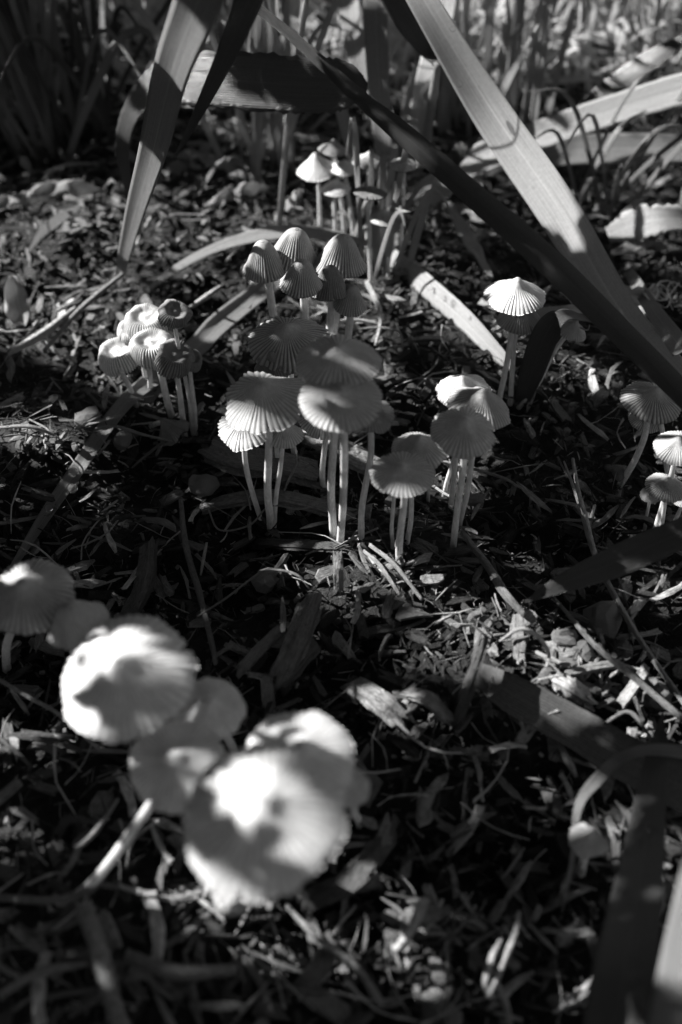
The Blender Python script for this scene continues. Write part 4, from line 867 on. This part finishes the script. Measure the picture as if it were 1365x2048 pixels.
def dry_leaf(px, py, w, ang, mat, label, h=.006):
    c = H(px, py, h); L = px2m(c, w); dx = Vector((math.cos(ang), math.sin(ang), 0)) * L / 2
    up = Vector((0, 0, 1))
    rows = [(c - dx, L * .03, 20), (c - dx * .4 + up * L * .06, L * .1, 0), (c + up * L * .1, L * .07, 50), (c + dx * .4 + up * L * .05, L * .11, -30), (c + dx, L * .02, 10)]
    o = link('dry_leaf', ribbon_mesh('dry_leaf', rows, n=30, cols=7, wob=.9, seed=int(px), serr=.3), None, mat); tag(o, label, 'dry leaf', 'dry leaves lying behind the mushrooms')
dry_leaf(130, 385, 150, .1, M_LEAF, 'pale curled dry leaf lying at the upper left')
blade('dry_leaf', [(H(26, 552, .022), 16, 0), (H(30, 585, .016), 44, 0), (H(36, 620, .01), 52, 0), (H(42, 655, .004), 22, 0)], M_LEAF, 'pale banded dry leaf standing at the left edge', 'dry leaf', n=24, turn=20, wob=.4, fold=.4, group='dry leaves lying behind the mushrooms')
dry_leaf(35, 408, 130, .2, M_LEAF, 'thin dry leaf at the left edge below the dark fan')
dry_leaf(480, 390, 130, .5, M_LEAF, 'pale shredded leaf lying under the broad dark leaf')
dry_leaf(400, 320, 110, -.4, M_LEAF_MID, 'grey leaf between the blurred blade and the sunlit tuft')
dry_leaf(340, 350, 120, .9, M_LEAF_OLD, 'dull dry leaf just right of the blurred upright blade')
dry_leaf(1280, 500, 120, .2, M_LEAF_MID, 'grey dry leaf below the torn pale leaf')
dry_leaf(940, 430, 100, -.8, M_LEAF, 'bright dry leaf behind the diagonal dark blade')
dry_leaf(1180, 735, 60, .2, M_LEAF_OLD, 'small ridged leaf piece in the gloom beside the long blades')
dry_leaf(590, 400, 90, 1.2, M_LEAF, 'white leaf arching up beside the back mushrooms', .014)

# ------------------------------------------------------------------ unseen shrub added to shade the bed, leaves placed to cut the sun patches
# where the photograph shows sun getting through: (px, py, rx, ry) on the picture, whatever stands there
LIT = [(290, 628, 46, 24), (300, 678, 48, 22), (235, 690, 36, 18), (345, 612, 22, 12), (262, 655, 22, 16), (365, 690, 16, 10),
       (380, 120, 34, 80), (300, 355, 26, 46), (1036, 572, 60, 26), (905, 770, 24, 18), 
       (520, 762, 20, 22), (465, 855, 36, 26), (500, 845, 18, 14), (553, 860, 16, 18), (600, 822, 12, 12), (690, 765, 80, 26), (640, 745, 34, 14), (575, 655, 20, 8),
       (795, 910, 46, 9), (975, 845, 26, 12),  (1345, 880, 18, 14), (650, 955, 9, 36), (680, 1040, 12, 50), (668, 1030, 8, 40), (541, 1010, 9, 40), (798, 1090, 12, 40),
       (232, 1318, 34, 36), (330, 1292, 48, 16), (368, 1325, 16, 26), (162, 1434, 30, 16), (118, 1375, 14, 14), (25, 1170, 30, 12), (30, 1215, 30, 20), (118, 1212, 26, 26), (180, 1262, 16, 12),
       (350, 1446, 34, 12), (268, 1515, 14, 12), (655, 1475, 58, 32), (495, 1560, 40, 28), (525, 1605, 48, 56), (662, 1680, 36, 44), (610, 1530, 40, 20),
       (1172, 1598, 16, 26), 
       (120, 470, 110, 60), (270, 450, 100, 60), (400, 480, 60, 50), (60, 540, 60, 30), (480, 420, 80, 50), (560, 460, 60, 30), (130, 385, 60, 20), (30, 600, 24, 60),
       (60, 660, 60, 30), (165, 640, 60, 40), (100, 600, 40, 30), (230, 590, 40, 30), (70, 870, 85, 26), (160, 825, 36, 24), (235, 975, 36, 14), (150, 760, 50, 20), (250, 785, 20, 30),
       (640, 610, 50, 20), (720, 620, 50, 24), (780, 590, 30, 20), (440, 580, 20, 14), (470, 610, 40, 20), (850, 570, 45, 26), (910, 620, 45, 26), (970, 690, 36, 26), (430, 660, 40, 14), (1040, 615, 60, 10),
       (800, 810, 40, 12), (690, 1010, 40, 12), (880, 960, 30, 26), (840, 1040, 40, 26), (760, 1130, 50, 26), (700, 1180, 40, 26), (850, 1170, 40, 26), (640, 1140, 24, 16), (860, 1080, 30, 20),
       (1025, 1045, 26, 7), (960, 1230, 50, 30), (1010, 1170, 26, 40), (900, 1240, 30, 20), (900, 1310, 30, 20), (1050, 1300, 50, 30), (980, 1290, 30, 26),
       (1130, 1290, 60, 40), (1210, 1320, 70, 50), (1290, 1290, 50, 50), (1335, 1230, 30, 50), (1200, 1390, 50, 26), (1320, 1380, 40, 30), (1140, 1370, 40, 26), (1150, 1160, 40, 8), (1010, 1385, 14, 10), (1090, 1405, 24, 9),
       (770, 1400, 36, 26), (850, 1410, 26, 14), (920, 1435, 16, 12), (30, 1470, 30, 26), (8, 1670, 26, 30), (490, 1460, 12, 20),
       (440, 1805, 60, 24), (500, 1830, 40, 20), (590, 1850, 20, 16), (830, 1850, 40, 46), (900, 1910, 40, 40), (990, 1900, 40, 56), (1020, 1830, 36, 26), (930, 1790, 50, 20), (860, 1950, 40, 20), (840, 1775, 30, 12),
       (1225, 2000, 30, 50), (1160, 1985, 30, 16), (1350, 1850, 14, 80),
       (640, 320, 60, 40), (560, 310, 60, 50), (700, 420, 80, 50), (840, 420, 50, 50), (490, 270, 40, 40), (740, 520, 40, 26), (690, 360, 40, 30), (600, 400, 30, 50), (800, 470, 50, 50),
       (880, 50, 44, 44), (915, 115, 22, 20), (955, 150, 40, 20), (985, 240, 60, 36), (1030, 310, 55, 40), (1050, 380, 30, 26), (1090, 330, 30, 22), (1110, 290, 40, 30), (1220, 225, 50, 40), (1320, 190, 60, 30), (980, 320, 50, 20),
       (840, 430, 30, 20), (1270, 450, 60, 26), (1340, 440, 30, 26), (1305, 390, 26, 30), (1300, 590, 40, 20), (1200, 300, 80, 16), (1340, 300, 40, 16), (820, 250, 20, 90), (850, 120, 20, 40), (1190, 600, 20, 20),
       (1180, 60, 190, 90), (1330, 60, 60, 60), (1020, 100, 40, 60), (1150, 170, 60, 30), (1290, 120, 40, 20), (1060, 200, 30, 30), (990, 430, 30, 20), (1170, 735, 26, 16), (1210, 760, 14, 8), (1240, 380, 30, 20), (1120, 430, 30, 20),
       (620, 60, 90, 34), (710, 60, 26, 60), (930, 20, 30, 30), (530, 60, 30, 30)]
def gobo_shrub():
    r = np.random.default_rng(21)
    S = np.array(SUN); e1 = np.cross(S, [0, 0, 1.]); e1 /= np.linalg.norm(e1); e2 = np.cross(e1, S)
    if e2[2] < 0: e2 = -e2
    # follow the light: every point the picture shows, and whether the photograph has sun on it
    dg = bpy.context.evaluated_depsgraph_get(); dg.update()
    lit = np.array(LIT, float); A, B, Wl, Wd = [], [], [], []
    c0 = np.array([0, .33, .02])
    for py in range(4, 2048, 11):
        for px in range(4, 1365, 11):
            d = ray(px, py); hit, loc, nor, idx, ob, mt = sc.ray_cast(dg, CAM, d.normalized())
            if not hit: continue
            h2 = sc.ray_cast(dg, loc + SUN * .0012, SUN, distance=.8)
            if h2[0] and h2[4] is not ob and random.random() < .85: continue
            on = (((px - lit[:, 0]) / lit[:, 2]) ** 2 + ((py - lit[:, 1]) / lit[:, 3]) ** 2).min() < 1
            nm = ob.name.split('.')[0]; w = depth(loc) ** 2 * 12 * (4 if nm in ('cap', 'stem') else 4.0 if nm == 'leaf_blade' else 1)
            if on: w *= 1.6 * (5 if py > 1750 else 2.5 if py > 1150 and px > 880 else 1)
            elif nm == 'cap' and px < 760 and py > 1080: w *= 2.2
            elif nm == 'cap' and 740 < px < 1060 and py < 1010: w *= 2.5
            if on and nm == 'cap': w *= 1.25
            q = np.array(loc) - c0; A.append(q @ e1); B.append(q @ e2); Wl.append(w if on else 0); Wd.append(0 if on else w)
    A = np.array(A); B = np.array(B); cs = .0022; nx, ny = 440, 340
    gl = np.zeros((nx, ny)); gd = np.zeros((nx, ny))
    ia = np.clip(((A + .48) / cs).astype(int), 1, nx - 2); ib = np.clip(((B + .32) / cs).astype(int), 1, ny - 2)
    for du in (-1, 0, 1):
        for dv in (-1, 0, 1):
            k = 1 / (1 + du * du + dv * dv); np.add.at(gl, (ia + du, ib + dv), np.array(Wl) * k); np.add.at(gd, (ia + du, ib + dv), np.array(Wd) * k)
    openc = (gl > gd).astype(float)
    openc[int((.24 + .48) / cs):, :] = 1
    n = 150000
    a = r.uniform(-.47, .47, n); b = r.uniform(-.31, .40, n); s = r.uniform(.08, .5, n)
    P = c0 + a[:, None] * e1 + b[:, None] * e2 + s[:, None] * S
    D = P - np.array(CAM); dz = D[:, 1] * cp - D[:, 2] * sp; iu = D[:, 0] / np.maximum(dz, .001); iv = (D[:, 1] * sp + D[:, 2] * cp) / np.maximum(dz, .001)
    seen = (dz > 0) & (np.abs(iu) < .311 + .05) & (iv < .466 + .05)
    near = np.linalg.norm(D, axis=1) < .14
    k = ~seen & ~near & (P[:, 2] > .05)
    P = P[k]; a = a[k]; b = b[k]; L = r.choice([.006, .009, .013], len(P), p=[.35, .4, .25]) * r.uniform(.85, 1.15, len(P))
    bad = np.zeros(len(P))
    for t in range(9):
        ra = 0 if t == 0 else .42; an = t * .785
        xa = np.clip(((a + ra * L * math.cos(an) + .48) / cs).astype(int), 0, nx - 1); xb = np.clip(((b + ra * L * math.sin(an) + .32) / cs).astype(int), 0, ny - 1)
        bad += openc[xa, xb] * (3 if t == 0 else 1)
    ok = bad < .5
    P = P[ok]; L = L[ok]
    # leaf roof added over and beside the bed to dim the sky light
    n2 = 15000; ang = r.uniform(0, 6.283, n2); rr_ = .95 * np.sqrt(r.random(n2)); Q = np.stack([rr_ * np.cos(ang), .25 + rr_ * np.sin(ang), r.uniform(.42, .8, n2)], 1)
    qa = (Q - c0) @ e1; qb = (Q - c0) @ e2; ins = (qa > -.47) & (qa < .46) & (qb > -.31) & (qb < .42) | (qa > .25)
    Q = Q[~ins]; L = np.concatenate([L, r.uniform(.03, .05, len(Q))]); P = np.concatenate([P, Q]); m = len(P)
    if False: P = P[:60000]; L = L[:60000]; m = 60000
    # leaves turn roughly across the light, as foliage does
    nrm = S + r.normal(0, .45, (m, 3)); nrm /= np.linalg.norm(nrm, axis=1)[:, None]
    tt = r.normal(0, 1, (m, 3)); tt -= (tt * nrm).sum(1)[:, None] * nrm; tt /= np.linalg.norm(tt, axis=1)[:, None]
    ss = np.cross(nrm, tt); V_ = []
    for t, k in ((-.5, .05), (-.22, .75), (.12, .9), (.5, .04)):
        c = P + tt * (L * t)[:, None] - nrm * (L * abs(t) * .15)[:, None]
        V_ += [c - ss * (L * .27 * k)[:, None], c + ss * (L * .27 * k)[:, None]]
    V_ = np.stack(V_, 1).reshape(-1, 3); i = (np.arange(m) * 8)[:, None, None]
    q = (np.array([[0, 1, 3, 2], [2, 3, 5, 4], [4, 5, 7, 6]])[None] + i).reshape(-1, 4)
    uv = np.tile(np.array([[0, -1], [0, 1], [.3, -1], [.3, 1], [.6, -1], [.6, 1], [1, -1], [1, 1]]), (m, 1))
    base = Vector((-.75, .62, 0)); root = empty('gobo_shrub', base, 'unseen leaves added beyond the top left of the frame to shade the bed', 'gobo_shrub')
    f = link('gobo_foliage', mesh('gobo_foliage', V_, q, True, uv), root, M_GOBO_LEAF); f.matrix_parent_inverse = Matrix.Translation(-base); f['kind'] = 'stuff'
    t = link('stem', tube_mesh('stem', [base + Vector(v) for v in ((0, 0, -.01), (.03, -.05, .2), (.08, -.15, .42), (.2, -.3, .6))], [.014, .012, .009, .004], 20, 9, .2, 3, .2), root, M_TWIG)
    t.matrix_parent_inverse = Matrix.Translation(-base)
    print('shrub leaves', m)
gobo_shrub()
